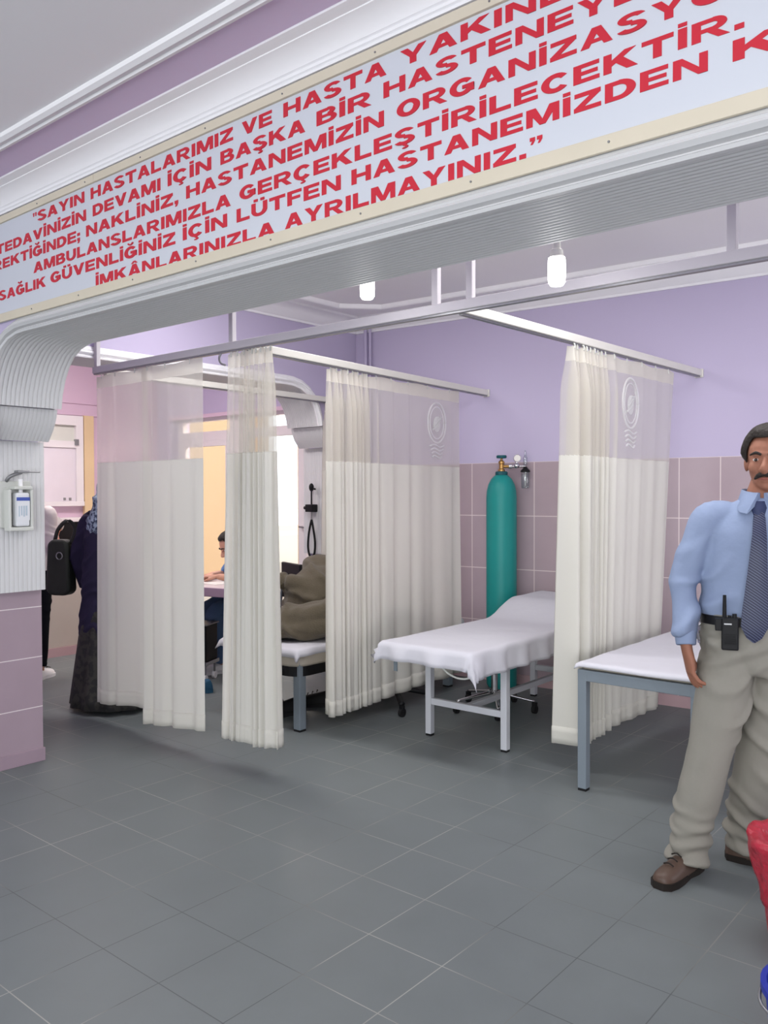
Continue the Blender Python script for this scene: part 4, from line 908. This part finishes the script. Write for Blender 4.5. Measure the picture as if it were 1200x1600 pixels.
# thing frame: +x_local after the half turn points picture-left, so points below are mirrored by V()
def V(x, y, z): return Vector((-x, y, z))
FT = V(-0.34, 0.94, 0); SD = V(0.94, 0.34, 0)
J = dict(side=SD, pelvis=V(0.045, -0.005, 0.93), chest=V(0.05, -0.01, 1.26), neck=V(0.062, -0.005, 1.425), head=V(0.088, 0.005, 1.570), face=V(-0.53, 0.845, -0.02),
         shoulder_r=V(-0.112, -0.05, 1.362), elbow_r=V(-0.207, -0.06, 1.118), wrist_r=V(-0.216, 0.0, 0.882), hdir_r=V(0.14, 0.10, -1), palm_r=V(1, 0.1, 0.15), th_r=-1, curl_r=0.42,
         shoulder_l=V(0.222, 0.06, 1.362), elbow_l=V(0.315, 0.03, 1.115), wrist_l=V(0.30, 0.12, 0.89), hdir_l=V(-0.1, 0.15, -1), palm_l=V(-1, 0.1, 0.1), th_l=1, curl_l=0.5, 
         hip_r=V(-0.045, -0.02, 0.87), knee_r=V(-0.112, 0.01, 0.525), ankle_r=V(-0.19, -0.02, 0.10), toe_r=V(-0.75, 0.65, 0),
         hip_l=V(0.135, 0.02, 0.87), knee_l=V(0.10, -0.03, 0.515), ankle_l=V(0.06, -0.14, 0.10), toe_l=V(0.6, 0.75, 0), hsc=1.12)
mm_, q_ = human(mn, J, 'skin', 0.004)
face_parts(mn, q_, mm_, 1.0, 'hair')
add_hair(J['head'], J['face'], M['hair'], mn, 1.01, 54, 96, 126, 0.019)
sh = MB()
C_ = lambda z, x=0.05, y=-0.005: V(x, y, z)
sh.tube([C_(0.955, 0.046), C_(1.0, 0.047), C_(1.08, 0.048), C_(1.18, 0.05), C_(1.28, 0.052), C_(1.345, 0.055), C_(1.39, 0.057), C_(1.425, 0.06)],
        [(0.188, 0.128), (0.192, 0.132), (0.196, 0.134), (0.198, 0.134), (0.192, 0.128), (0.172, 0.105), (0.125, 0.085), (0.07, 0.07)], 36, 6, side=SD)
for s in 'rl':
    S_, E_, W_ = J['shoulder_' + s], J['elbow_' + s], J['wrist_' + s]; ch_ = C_(1.36)
    sh.tube([ch_.lerp(S_, 0.55), S_ + Vector((0, 0, -0.012)), S_.lerp(E_, 0.5), E_, E_.lerp(W_, 0.35), E_.lerp(W_, 0.80), E_.lerp(W_, 0.86)],
            [(0.06, 0.062), (0.066, 0.070), (0.062, 0.064), (0.056, 0.058), (0.052, 0.054), (0.046, 0.048), (0.038, 0.040)], 22, 6)
def shirt_w(p, n):
    v = wrinkle(5.2, 0.020)(p, n)
    return v * (0.6 + 0.8 * smooth01((1.2 - p.z) / 0.25))
sh.build('shirt', M['shirt'], mn, remesh=0.006, smoothit=6, disp=shirt_w)
for s in 'rl':
    E_, W_ = J['elbow_' + s], J['wrist_' + s]; d_ = (W_ - E_)
    MB().tube([E_ + d_ * 0.76, E_ + d_ * 0.80, E_ + d_ * 0.99, E_ + d_ * 1.02], [(0.036, 0.038), (0.040, 0.042), (0.037, 0.039), (0.033, 0.034)], 20, 3).build('cuff', M['shirt'], mn, smooth=60)
tr_ = MB()
tr_.tube([C_(0.985, 0.046), C_(0.94, 0.044), C_(0.88, 0.044), C_(0.82, 0.043), C_(0.78, 0.042)], [(0.186, 0.127), (0.192, 0.134), (0.199, 0.14), (0.194, 0.13), (0.14, 0.10)], 34, 6, side=SD)
tr_.tube([V(-0.04, -0.015, 0.90), V(-0.062, -0.01, 0.78), V(-0.088, 0.005, 0.66), V(-0.114, 0.01, 0.53), V(-0.158, -0.01, 0.30), V(-0.194, -0.02, 0.12), V(-0.204, -0.014, 0.050)],
         [(0.095, 0.12), (0.102, 0.112), (0.096, 0.100), (0.088, 0.092), (0.082, 0.090), (0.074, 0.084), (0.073, 0.083)], 26, 6, side=SD)
tr_.tube([V(0.130, 0.02, 0.90), V(0.128, 0.01, 0.78), V(0.116, -0.01, 0.66), V(0.102, -0.03, 0.52), V(0.082, -0.09, 0.30), V(0.066, -0.135, 0.12), V(0.066, -0.135, 0.050)],
         [(0.095, 0.12), (0.102, 0.112), (0.098, 0.102), (0.094, 0.096), (0.084, 0.092), (0.074, 0.086), (0.072, 0.084)], 26, 6, side=SD)
def trouser_w(p, n):
    v = wrinkle(4.6, 0.020, (1, 1, 1.2))(p, n)
    a = smooth01((0.30 - p.z) / 0.2); f = 0.008 * math.sin(p.z * 75 + 5 * noise.noise(p * 6)) * a
    b = smooth01((p.z - 0.70) / 0.12) * 0.005 * math.sin(p.z * 95 + p.x * 40)
    return v * 0.9 + f + b
tr_.build('trousers', M['trousers'], mn, remesh=0.006, smoothit=6, disp=trouser_w)
MB().tube([C_(0.958, 0.046), C_(0.992, 0.046)], [(0.199, 0.140), (0.199, 0.141)], 40, 1, side=SD).build('belt', M['belt'], mn, smooth=60)
# collar and tie
nb = V(0.064, -0.003, 1.412)
col = MB()
def ring_pt(a, r, z, sq=1.0): return nb + SD * (r * math.sin(a)) + FT * (r * math.cos(a) * sq) + Vector((0, 0, z))
for s in (-1, 1):
    rows = []
    for k in range(13):
        a = s * lerp(0.10, math.pi, k / 12); back = smooth01(k / 12 * 1.4)
        tip = (1 - smooth01(k / 5.0))
        inner = ring_pt(a, 0.063, 0.050 - 0.012 * (1 - back)); outer = ring_pt(a + s * 0.30 * tip, 0.082 + 0.055 * tip, 0.002 - 0.036 * tip)
        rows.append([inner, inner.lerp(outer, 0.15) + Vector((0, 0, 0.012)), outer, outer - Vector((0, 0, 0.004)), inner - Vector((0, 0, 0.03))])
    col.rings(rows)
col.build('collar', M['shirt'], mn, smooth=50)
tp = lambda off, f, z: V(0.052, -0.005, 0) + SD * off + FT * f + Vector((0, 0, z))
def tie_front(z): return 0.134 + 0.012 * math.sin((1.4 - z) * 4.5) - 0.062 * smooth01((z - 1.30) / 0.1)
rows = []
for z, w, o in ((1.392, 0.014, 0.0), (1.36, 0.020, 0.0), (1.30, 0.024, -0.002), (1.20, 0.031, -0.006), (1.10, 0.038, -0.011), (1.02, 0.044, -0.015), (0.965, 0.046, -0.017), (0.925, 0.026, -0.018), (0.908, 0.004, -0.018)):
    f = tie_front(z) + 0.012
    rows.append([tp(o - w, f, z), tp(o, f + 0.007, z), tp(o + w, f, z), tp(o + w, f - 0.006, z), tp(o - w, f - 0.006, z)])
tie = MB().rings(rows).build('tie', M['tie'], mn, smooth=50)
kn = MB().rings([[tp(-a, f - 0.012, z), tp(0, f, z), tp(a, f - 0.012, z), tp(a, f - 0.03, z), tp(-a, f - 0.03, z)] for z, a, f in ((1.420, 0.024, 0.084), (1.395, 0.027, 0.098), (1.360, 0.016, 0.112), (1.352, 0.012, 0.108))])
kn.build('tie_knot', M['knot'], tie, smooth=50)
def foot_m(x, y, dx, dy):
    d = V(dx, dy, 0).normalized(); s = Vector((d.y, -d.x, 0)); m = Matrix((s, d, Vector((0, 0, 1)))).transposed().to_4x4(); m.translation = V(x, y, 0); return m
make_shoe(mn, foot_m(-0.245, 0.02, -0.70, 0.62), M['leather'], 0.295)
make_shoe(mn, foot_m(0.115, -0.085, 0.80, 0.55), M['leather'], 0.295)
MNM = Matrix.Translation((-1.0, 3.30, 0)) @ Matrix.Rotation(R(40) + math.pi, 4, 'Z')
def W(p): return MNM @ Vector(p)
# two-way radio clipped to the belt
rd = thing('two_way_radio', 'black two-way radio clipped to the man\'s belt', 'radio', W(tp(-0.10, 0.150, 0.945)), R(40) - 0.35)
rb = MB().box((-0.028, -0.018, -0.068), (0.030, 0.018, 0.05)).build('radio_body', M['black'], rd, bevel=0.005)
MB().cyl((-0.018, 0, 0.05), (-0.018, 0, 0.132), 0.0075, 0.006).build('antenna', M['rubber'], rd, smooth=40)
MB().cyl((0.016, 0, 0.05), (0.016, 0, 0.064), 0.008).cyl((0.0, 0, 0.05), (0.0, 0, 0.058), 0.006).build('control_knob', M['black'], rd, smooth=40)
MB().box((-0.020, -0.0195, 0.026), (0.006, -0.0175, 0.031)).build('name_plate', M['steel'], rb)
gr = MB()
for k in range(5): gr.box((-0.018, -0.0195, -0.012 - 0.008 * k), (0.020, -0.0178, -0.009 - 0.008 * k))
gr.build('speaker_grille', M['rubber'], rb)
MB().box((-0.05, -0.004, 0.0), (-0.02, 0.02, 0.045)).build('belt_clip', M['black'], rd, bevel=0.003)
# keys
ky = thing('key_bunch', 'bunch of metal keys hanging at the man\'s right hip', 'keys', W(tp(-0.212, 0.075, 0.975)), R(40))
MB().tube([(0.014 * math.cos(a), 0, -0.012 + 0.016 * math.sin(a)) for a in [2 * math.pi * k / 16 for k in range(17)]], 0.0018, 6, 1).build('key_ring', M['chrome'], ky, smooth=True)
for k, (dx, ln, tilt) in enumerate(((-0.012, 0.055, -0.35), (-0.002, 0.065, -0.15), (0.006, 0.05, 0.12), (-0.016, 0.04, -0.7))):
    m4 = Matrix.Translation((dx, 0.004 * k - 0.006, -0.026)) @ Matrix.Rotation(tilt, 4, 'Y')
    MB().box((-0.010, -0.001, -0.018), (0.010, 0.001, 0), m4).box((-0.004, -0.001, -ln), (0.004, 0.001, -0.017), m4).build('key', M['chrome' if k % 2 else 'steel'], ky)

# ---- woman in the headscarf
wm = thing('person', 'woman in dark violet coat, long skirt and blue patterned headscarf behind the left curtain', 'person', (-5.10, 3.19, 0), R(18))
fw = Vector((0, 1, 0)); sd = Vector((1, 0, 0))
J2 = dict(side=sd, pelvis=(0, 0, 0.88), chest=(0, 0, 1.17), neck=(0, 0.01, 1.33), head=(0, 0.025, 1.465), face=(0, 1, -0.05),
          shoulder_r=(-0.17, 0, 1.27), elbow_r=(-0.26, -0.02, 1.03), wrist_r=(-0.255, 0.05, 0.80), hdir_r=(0.0, 0.15, -1), palm_r=(1, 0, 0), th_r=1, curl_r=0.5,
          shoulder_l=(0.17, 0, 1.27), elbow_l=(0.25, -0.02, 1.03), wrist_l=(0.24, 0.07, 0.81), hdir_l=(0.0, 0.15, -1), palm_l=(-1, 0, 0), th_l=-1, curl_l=0.5,
          hip_r=(-0.09, 0, 0.84), knee_r=(-0.09, 0.01, 0.46), ankle_r=(-0.09, -0.01, 0.09), toe_r=(0, 1, 0), hip_l=(0.09, 0, 0.84), knee_l=(0.09, 0.01, 0.46), ankle_l=(0.09, -0.01, 0.09), toe_l=(0, 1, 0), hsc=0.9)
m2_, q2_ = human(wm, J2, 'skinp', 0.006, 0.95); face_parts(wm, q2_, m2_, 0.95)
ct = MB(); ct.tube([(0, 0, 0.50), (0, 0, 0.70), (0, 0, 0.88), (0, 0, 1.05), (0, 0, 1.19), (0, 0, 1.28), (0, 0.005, 1.33)], [(0.245, 0.19), (0.225, 0.17), (0.215, 0.16), (0.20, 0.145), (0.205, 0.14), (0.165, 0.11), (0.075, 0.07)], 30, 6)
for s in 'rl':
    a, b, c = (Vector(J2[k + s]) for k in ('shoulder_', 'elbow_', 'wrist_')); ct.tube([a * 0.6 + Vector((0, 0, 0.5)), a, a.lerp(b, 0.5), b, b.lerp(c, 0.5), b.lerp(c, 0.96)], [0.07, 0.076, 0.07, 0.064, 0.058, 0.052], 18, 5)
ct.build('coat', M['navy'], wm, remesh=0.012, smoothit=4, disp=wrinkle(6, 0.012))
skm = MB(); skm.grid(lambda u, v: Vector(((lerp(0.20, 0.29, v) + 0.012 * v * math.sin(u * 2 * math.pi * 11)) * math.cos(u * 2 * math.pi), (lerp(0.16, 0.25, v) + 0.012 * v * math.sin(u * 2 * math.pi * 11)) * math.sin(u * 2 * math.pi), lerp(0.72, 0.035, v))), 120, 12)
skm.build('skirt', M['skirt'], wm, smooth=True, solid=0.004)
sf = MB(); sf.ell((0, 0.012, 1.49), (0.095, 0.115, 0.118)).tube([(0, -0.03, 1.45), (0, -0.02, 1.36), (0, -0.01, 1.28), (0, 0.0, 1.21)], [(0.10, 0.105), (0.11, 0.11), (0.165, 0.135), (0.15, 0.145)], 26, 5)
sf.build('headscarf', M['scarf'], wm, remesh=0.010, smoothit=4, disp=wrinkle(9, 0.010))
for x in (-0.09, 0.09): make_shoe(wm, Matrix.Translation((x, 0.04, 0)), M['rubber'], 0.24, False, 'rubber')
bg_ = thing('handbag', 'black handbag with metal ring slung on the arm of the woman in the headscarf', 'bag', (-5.45, 3.02, 0.975), R(25))
MB().prism(rrect(-0.078, 0.078, -0.215, 0.17, 0.05), lambda u, v, d: Vector((u * (1.0 + 0.6 * (0.17 - v)), d, v)), -0.05, 0.05).build('bag_body', M['bagleather'], bg_, bevel=0.018, smooth=40)
MB().tube([(-0.05, 0, 0.15), (-0.02, 0, 0.24), (0.05, 0.01, 0.30), (0.10, 0.02, 0.24), (0.075, 0, 0.14)], [(0.016, 0.006)] * 5, 8, 5).build('strap', M['bagleather'], bg_, smooth=True)
MB().tube([(0.03 + 0.024 * math.cos(a), -0.062, 0.06 + 0.024 * math.sin(a)) for a in [2 * math.pi * k / 18 for k in range(19)]], 0.004, 6, 1).build('ring', M['steel'], bg_, smooth=True)

# ---- woman in white top
w3 = thing('person', 'woman with brown hair in white top and black trousers behind the ribbed pillar', 'person', (-6.405, 3.285, 0), R(30))
J3 = dict(side=sd, pelvis=(0, 0, 0.92), chest=(0, 0, 1.20), neck=(0, 0.01, 1.36), head=(0, 0.025, 1.49), face=(0, 1, -0.05),
          shoulder_r=(-0.16, 0, 1.31), elbow_r=(-0.21, -0.03, 1.06), wrist_r=(-0.18, 0.16, 0.98), hdir_r=(0.3, 1, 0), palm_r=(1, 0, 0), th_r=1, curl_r=0.5,
          shoulder_l=(0.16, 0, 1.31), elbow_l=(0.21, -0.03, 1.06), wrist_l=(0.18, 0.16, 0.98), hdir_l=(-0.3, 1, 0), palm_l=(-1, 0, 0), th_l=-1, curl_l=0.5,
          hip_r=(-0.085, 0, 0.88), knee_r=(-0.085, 0.01, 0.48), ankle_r=(-0.085, -0.01, 0.10), toe_r=(0, 1, 0), hip_l=(0.085, 0, 0.88), knee_l=(0.085, 0.01, 0.48), ankle_l=(0.085, -0.01, 0.10), toe_l=(0, 1, 0), hsc=0.9)
m3_, q3_ = human(w3, J3, 'skinp', 0.006, 0.93); face_parts(w3, q3_, m3_, 0.93, brows='brown_hair')
add_hair(J3['head'], J3['face'], M['brown_hair'], w3, 0.95, 52, 96, 140, 0.016)
MB().tube([(0, -0.075, 1.52), (0.02, -0.12, 1.46), (0.05, -0.125, 1.36), (0.07, -0.12, 1.24)], [0.03, 0.04, 0.032, 0.012], 14, 5).build('ponytail', M['brown_hair'], w3, smooth=True)
tpm = MB(); tpm.tube([(0, 0, 0.86), (0, 0, 0.96), (0, 0, 1.06), (0, 0, 1.2), (0, 0, 1.31), (0, 0.005, 1.36)], [(0.19, 0.135), (0.185, 0.13), (0.165, 0.115), (0.175, 0.115), (0.15, 0.09), (0.065, 0.06)], 28, 6)
for s in 'rl':
    a, b, c = (Vector(J3[k + s]) for k in ('shoulder_', 'elbow_', 'wrist_')); tpm.tube([a * 0.6 + Vector((0, 0, 0.52)), a, a.lerp(b, 0.5), b, b.lerp(c, 0.5), b.lerp(c, 0.95)], [0.06, 0.064, 0.058, 0.052, 0.046, 0.040], 18, 5)
tpm.build('top', M['whitecloth'], w3, remesh=0.010, smoothit=4, disp=wrinkle(7, 0.010))
tm = MB(); tm.tube([(0, 0, 0.94), (0, 0, 0.88), (0, 0, 0.80)], [(0.165, 0.12), (0.175, 0.13), (0.15, 0.11)], 26, 5)
for s in (-1, 1): tm.tube([(s * 0.085, 0, 0.88), (s * 0.09, 0.0, 0.70), (s * 0.088, 0.01, 0.48), (s * 0.086, 0, 0.25), (s * 0.085, -0.01, 0.10)], [0.092, 0.086, 0.066, 0.056, 0.052], 20, 5)
tm.build('trousers', M['darkcloth'], w3, remesh=0.010, smoothit=3, disp=wrinkle(7, 0.008))
for x in (-0.085, 0.085): make_shoe(w3, Matrix.Translation((x, 0.03, 0)), M['white'], 0.25, True, 'white')

# ---- clerk in blue scrubs at the desk
dk = thing('desk', 'lilac-edged pale desk at which the person in blue sits', 'desk', (-5.62, 4.06, 0), R(12))
MB().box((-0.55, -0.12, 0.715), (0.70, 0.50, 0.745)).build('desk_top', M['desktop'], dk, bevel=0.004)
MB().box((-0.55, -0.128, 0.675), (0.70, -0.10, 0.744)).build('front_edge', M['desk'], dk, bevel=0.004)
for x in (-0.52, 0.66):
    for y in (-0.08, 0.44): MB().box((x - 0.02, y - 0.02, 0), (x + 0.02, y + 0.02, 0.715)).build('leg', M['steel'], dk, bevel=0.003)
tag(MB().box((0, 0, 0), (0.21, 0.29, 0.004)).build('paper_sheet', M['paper'], loc=None), 'white paper lying on the desk by the clerk\'s hand', 'paper')
bpy.data.objects['paper_sheet'].location = (-5.42, 4.17, 0.7455)
ps = thing('person', 'person in blue scrubs and jeans seated writing at the desk', 'person', (-5.39, 4.715, 0), R(160))
J4 = dict(side=sd, pelvis=(0, -0.08, 0.54), chest=(0, 0.05, 0.79), neck=(0, 0.13, 0.92), head=(0, 0.20, 1.025), face=(0, 1, -0.6),
          shoulder_r=(-0.17, 0.09, 0.885), elbow_r=(-0.24, 0.17, 0.765), wrist_r=(-0.08, 0.34, 0.785), hdir_r=(0.7, 0.7, 0), palm_r=(0, 0, -1), th_r=1, curl_r=0.7,
          shoulder_l=(0.17, 0.09, 0.885), elbow_l=(0.24, 0.17, 0.765), wrist_l=(0.10, 0.34, 0.785), hdir_l=(-0.7, 0.7, 0), palm_l=(0, 0, -1), th_l=-1, curl_l=0.7,
          hip_r=(-0.09, -0.04, 0.53), knee_r=(-0.11, 0.36, 0.50), ankle_r=(-0.10, 0.33, 0.10), toe_r=(0, 1, 0), hip_l=(0.09, -0.04, 0.53), knee_l=(0.11, 0.36, 0.50), ankle_l=(0.10, 0.33, 0.10), toe_l=(0, 1, 0), hsc=0.95)
m4_, q4_ = human(ps, J4, 'skinp', 0.006, 0.97); face_parts(ps, q4_, m4_, 0.97)
add_hair(J4['head'], J4['face'], M['hair'], ps, 0.97, 50, 86, 124, 0.015)
tpm = MB(); tpm.tube([(0, -0.09, 0.50), (0, -0.05, 0.61), (0, 0.01, 0.73), (0, 0.06, 0.82), (0, 0.095, 0.885), (0, 0.125, 0.93)], [(0.18, 0.14), (0.18, 0.135), (0.18, 0.125), (0.185, 0.12), (0.15, 0.095), (0.07, 0.065)], 28, 6)
for s in 'rl':
    a, b = (Vector(J4[k + s]) for k in ('shoulder_', 'elbow_')); tpm.tube([Vector((a.x * 0.6, a.y, a.z)), a, a.lerp(b, 0.5), a.lerp(b, 0.9)], [0.065, 0.07, 0.068, 0.062], 18, 5)
tpm.build('scrub_top', M['scrubs'], ps, remesh=0.010, smoothit=4, disp=wrinkle(7, 0.012))
tm = MB(); tm.tube([(-0.02, -0.09, 0.54), (0.0, -0.09, 0.54), (0.02, -0.09, 0.54)], [(0.12, 0.12)] * 3, 20, 4); tm.ell((0, -0.07, 0.54), (0.175, 0.15, 0.10))
for s in (-1, 1): tm.tube([(s * 0.09, -0.06, 0.53), (s * 0.10, 0.12, 0.535), (s * 0.11, 0.36, 0.505), (s * 0.108, 0.37, 0.40), (s * 0.10, 0.34, 0.20), (s * 0.10, 0.33, 0.09)], [0.092, 0.086, 0.072, 0.070, 0.062, 0.058], 20, 5)
tm.build('trousers', M['jeans'], ps, remesh=0.010, smoothit=3, disp=wrinkle(8, 0.010))
for x in (-0.10, 0.10): make_shoe(ps, Matrix.Translation((x, 0.38, 0)), M['white'], 0.26, True, 'white')
ch = thing('chair', 'black office chair with steel legs under the person in blue', 'chair', (-5.36, 4.785, 0), R(160))
MB().box((-0.21, -0.24, 0.40), (0.21, 0.22, 0.445)).build('seat', M['black'], ch, bevel=0.012)
MB().box((-0.20, -0.29, 0.55), (0.20, -0.255, 0.86)).build('backrest', M['black'], ch, bevel=0.012)
for x in (-0.19, 0.19):
    for y in (-0.22, 0.19): MB().cyl((x, y, 0), (x, y, 0.41), 0.012).build('leg', M['steel'], ch, smooth=40)
    MB().cyl((x, -0.24, 0.42), (x, -0.275, 0.80), 0.012).build('back_post', M['steel'], ch, smooth=40)
sl = thing('slipper', 'blue slipper on the floor beside the front curtain', 'slipper', (-5.02, 3.92, 0), R(60))
make_shoe(sl, Matrix.Scale(1.0, 4), M['slipper'], 0.25, False, 'slipper', 'upper')
cart = thing('document_trolley', 'small black wheeled trolley standing by the desk', 'trolley', (-5.30, 4.13, 0), R(25))
MB().box((-0.13, -0.10, 0.16), (0.06, 0.10, 0.44)).build('trolley_body', M['black'], cart, bevel=0.008)
MB().box((-0.14, -0.11, 0.44), (0.07, 0.11, 0.452)).build('trolley_top', M['steel'], cart, bevel=0.003)
MB().box((-0.14, -0.11, 0.13), (0.07, 0.11, 0.16)).build('trolley_rim', M['chrome'], cart, bevel=0.003)
for x in (-0.11, 0.04):
    for y in (-0.08, 0.08):
        MB().cyl((x, y, 0.05), (x, y, 0.14), 0.008).build('post', M['steel'], cart, smooth=40)
        MB().cyl((x - 0.012, y, 0.028), (x + 0.012, y, 0.028), 0.028, n=14).build('caster', M['white'], cart, smooth=40)
# reception counter at the far left wall with an old person in front
cn = thing('counter', 'pale counter with white top along the far left wall', 'counter', (-7.55, 3.9, 0), 0)
MB().box((0.22, -0.9, 0.08), (0.45, 0.95, 0.98)).build('counter_body', M['counter'], cn, bevel=0.004)
MB().box((0.21, -0.9, 0.0), (0.462, 0.95, 0.08)).build('skirting', M['pinkbase'], cn)
MB().box((0.16, -0.95, 0.98), (0.50, 1.0, 1.015)).build('counter_top', M['white'], cn, bevel=0.004)
cb_ = thing('cabinet', 'dark cabinet with white top against the far left wall', 'cabinet', (-7.885, 4.05, 0), 0)
MB().box((-0.1, -0.60, 0.0), (0.10, 0.55, 1.185)).build('cabinet_body', M['black'], cb_, bevel=0.004)
MB().box((-0.1, -0.62, 1.185), (0.12, 0.57, 1.225)).build('cabinet_top', M['pvc'], cb_, bevel=0.004)
og = thing('person', 'grey-haired person in orange top seated behind the pale far counter', 'person', (-7.58, 4.14, 0), R(-165))
J5 = dict(side=sd, pelvis=(0, 0, 0.55), chest=(0, 0, 0.84), neck=(0, 0.01, 1.0), head=(0, 0.03, 1.125), face=(0, 1, -0.1),
          shoulder_r=(-0.16, 0, 0.95), elbow_r=(-0.19, 0.0, 0.72), wrist_r=(-0.12, 0.20, 0.62), hdir_r=(0.2, 1, -0.2), palm_r=(0, 0, -1), th_r=1,
          shoulder_l=(0.16, 0, 0.95), elbow_l=(0.19, 0.0, 0.72), wrist_l=(0.12, 0.20, 0.62), hdir_l=(-0.2, 1, -0.2), palm_l=(0, 0, -1), th_l=-1,
          hip_r=(-0.09, 0, 0.52), knee_r=(-0.10, 0.40, 0.50), ankle_r=(-0.10, 0.38, 0.09), toe_r=(0, 1, 0), hip_l=(0.09, 0, 0.52), knee_l=(0.10, 0.40, 0.50), ankle_l=(0.10, 0.38, 0.09), toe_l=(0, 1, 0), hsc=0.95)
m5_, q5_ = human(og, J5, 'skinp', 0.007, 0.95); face_parts(og, q5_, m5_, 0.95, brows='grey_hair')
add_hair(J5['head'], J5['face'], M['grey_hair'], og, 0.96, 45, 84, 124, 0.014)
tpm = MB(); tpm.tube([(0, -0.01, 0.48), (0, 0, 0.62), (0, 0, 0.78), (0, 0, 0.90), (0, 0, 0.97), (0, 0.01, 1.01)], [(0.19, 0.15), (0.185, 0.14), (0.18, 0.13), (0.18, 0.12), (0.14, 0.09), (0.07, 0.065)], 26, 6)
for s in 'rl':
    a, b, c = (Vector(J5[k + s]) for k in ('shoulder_', 'elbow_', 'wrist_')); tpm.tube([a * 0.6 + Vector((0, 0, 0.38)), a, a.lerp(b, 0.5), b, b.lerp(c, 0.5), b.lerp(c, 0.92)], [0.065, 0.066, 0.06, 0.055, 0.05, 0.043], 16, 5)
tpm.build('top', M['orange'], og, remesh=0.012, smoothit=4, disp=wrinkle(7, 0.010))
tm = MB(); tm.ell((0, -0.01, 0.53), (0.18, 0.16, 0.10))
for s in (-1, 1): tm.tube([(s * 0.09, 0, 0.53), (s * 0.10, 0.2, 0.535), (s * 0.10, 0.40, 0.505), (s * 0.10, 0.41, 0.40), (s * 0.10, 0.39, 0.2), (s * 0.10, 0.38, 0.08)], [0.09, 0.084, 0.07, 0.068, 0.06, 0.056], 18, 5)
tm.build('trousers', M['darkcloth'], og, remesh=0.012, smoothit=3)
for x in (-0.10, 0.10): make_shoe(og, Matrix.Translation((x, 0.43, 0)), M['rubber'], 0.26, False, 'rubber')
cs = thing('stool', 'plain wooden stool under the grey-haired person', 'stool', (-7.58, 4.14, 0), R(-165))
MB().box((-0.18, -0.18, 0.41), (0.18, 0.18, 0.445)).build('seat', M['yellow'], cs, bevel=0.006)
for x in (-0.15, 0.15):
    for y in (-0.15, 0.15): MB().box((x - 0.016, y - 0.016, 0), (x + 0.016, y + 0.016, 0.41)).build('leg', M['yellow'], cs, bevel=0.003)

# ------------------------------------------------------------------ bins at the right edge
rb_ = thing('waste_bin', 'waste bin lined with a crumpled red bag beside the man\'s shoe', 'waste bin', (-0.682, 2.937, 0))
MB().lathe([(0.0, 0.0), (0.115, 0.0), (0.12, 0.01), (0.155, 0.30), (0.15, 0.302), (0.112, 0.02), (0.0, 0.02)], n=36).build('bin_body', M['redbag'], rb_, smooth=40)
def bagf(u, v):
    a = u * 2 * math.pi; n_ = noise.noise((math.cos(a) * 3, math.sin(a) * 3, v * 5)); n2 = noise.noise((math.cos(a) * 9, math.sin(a) * 9, v * 9))
    if v < 0.55:
        k = v / 0.55; z = lerp(0.12, 0.335, k); r = lerp(0.140, 0.180, smooth01(k)) + 0.022 * n_ * k + 0.010 * n2
    else:
        k = (v - 0.55) / 0.45; z = 0.335 + 0.035 * math.sin(k * math.pi) - 0.08 * k + 0.02 * n_; r = lerp(0.180, 0.10, k) + 0.02 * n_ + 0.010 * n2
    return Vector((r * math.cos(a), r * math.sin(a), z))
MB().grid(bagf, 64, 26).build('bin_bag', M['redbag'], rb_, smooth=True, solid=0.003)
bb = thing('bucket', 'blue plastic bucket at the lower right corner of the floor', 'bucket', (-0.476, 2.238, 0))
MB().lathe([(0.0, 0.0), (0.115, 0.0), (0.118, 0.01), (0.140, 0.22), (0.150, 0.222), (0.150, 0.24), (0.136, 0.24), (0.112, 0.015), (0.0, 0.015)], n=36).build('bucket_body', M['bluebin'], bb, smooth=40)
MB().tube([(0.146, 0, 0.22), (0.12, -0.11, 0.21), (0.0, -0.17, 0.20), (-0.12, -0.11, 0.21), (-0.146, 0, 0.22)], 0.004, 8, 6).build('handle', M['steel'], bb, smooth=True)
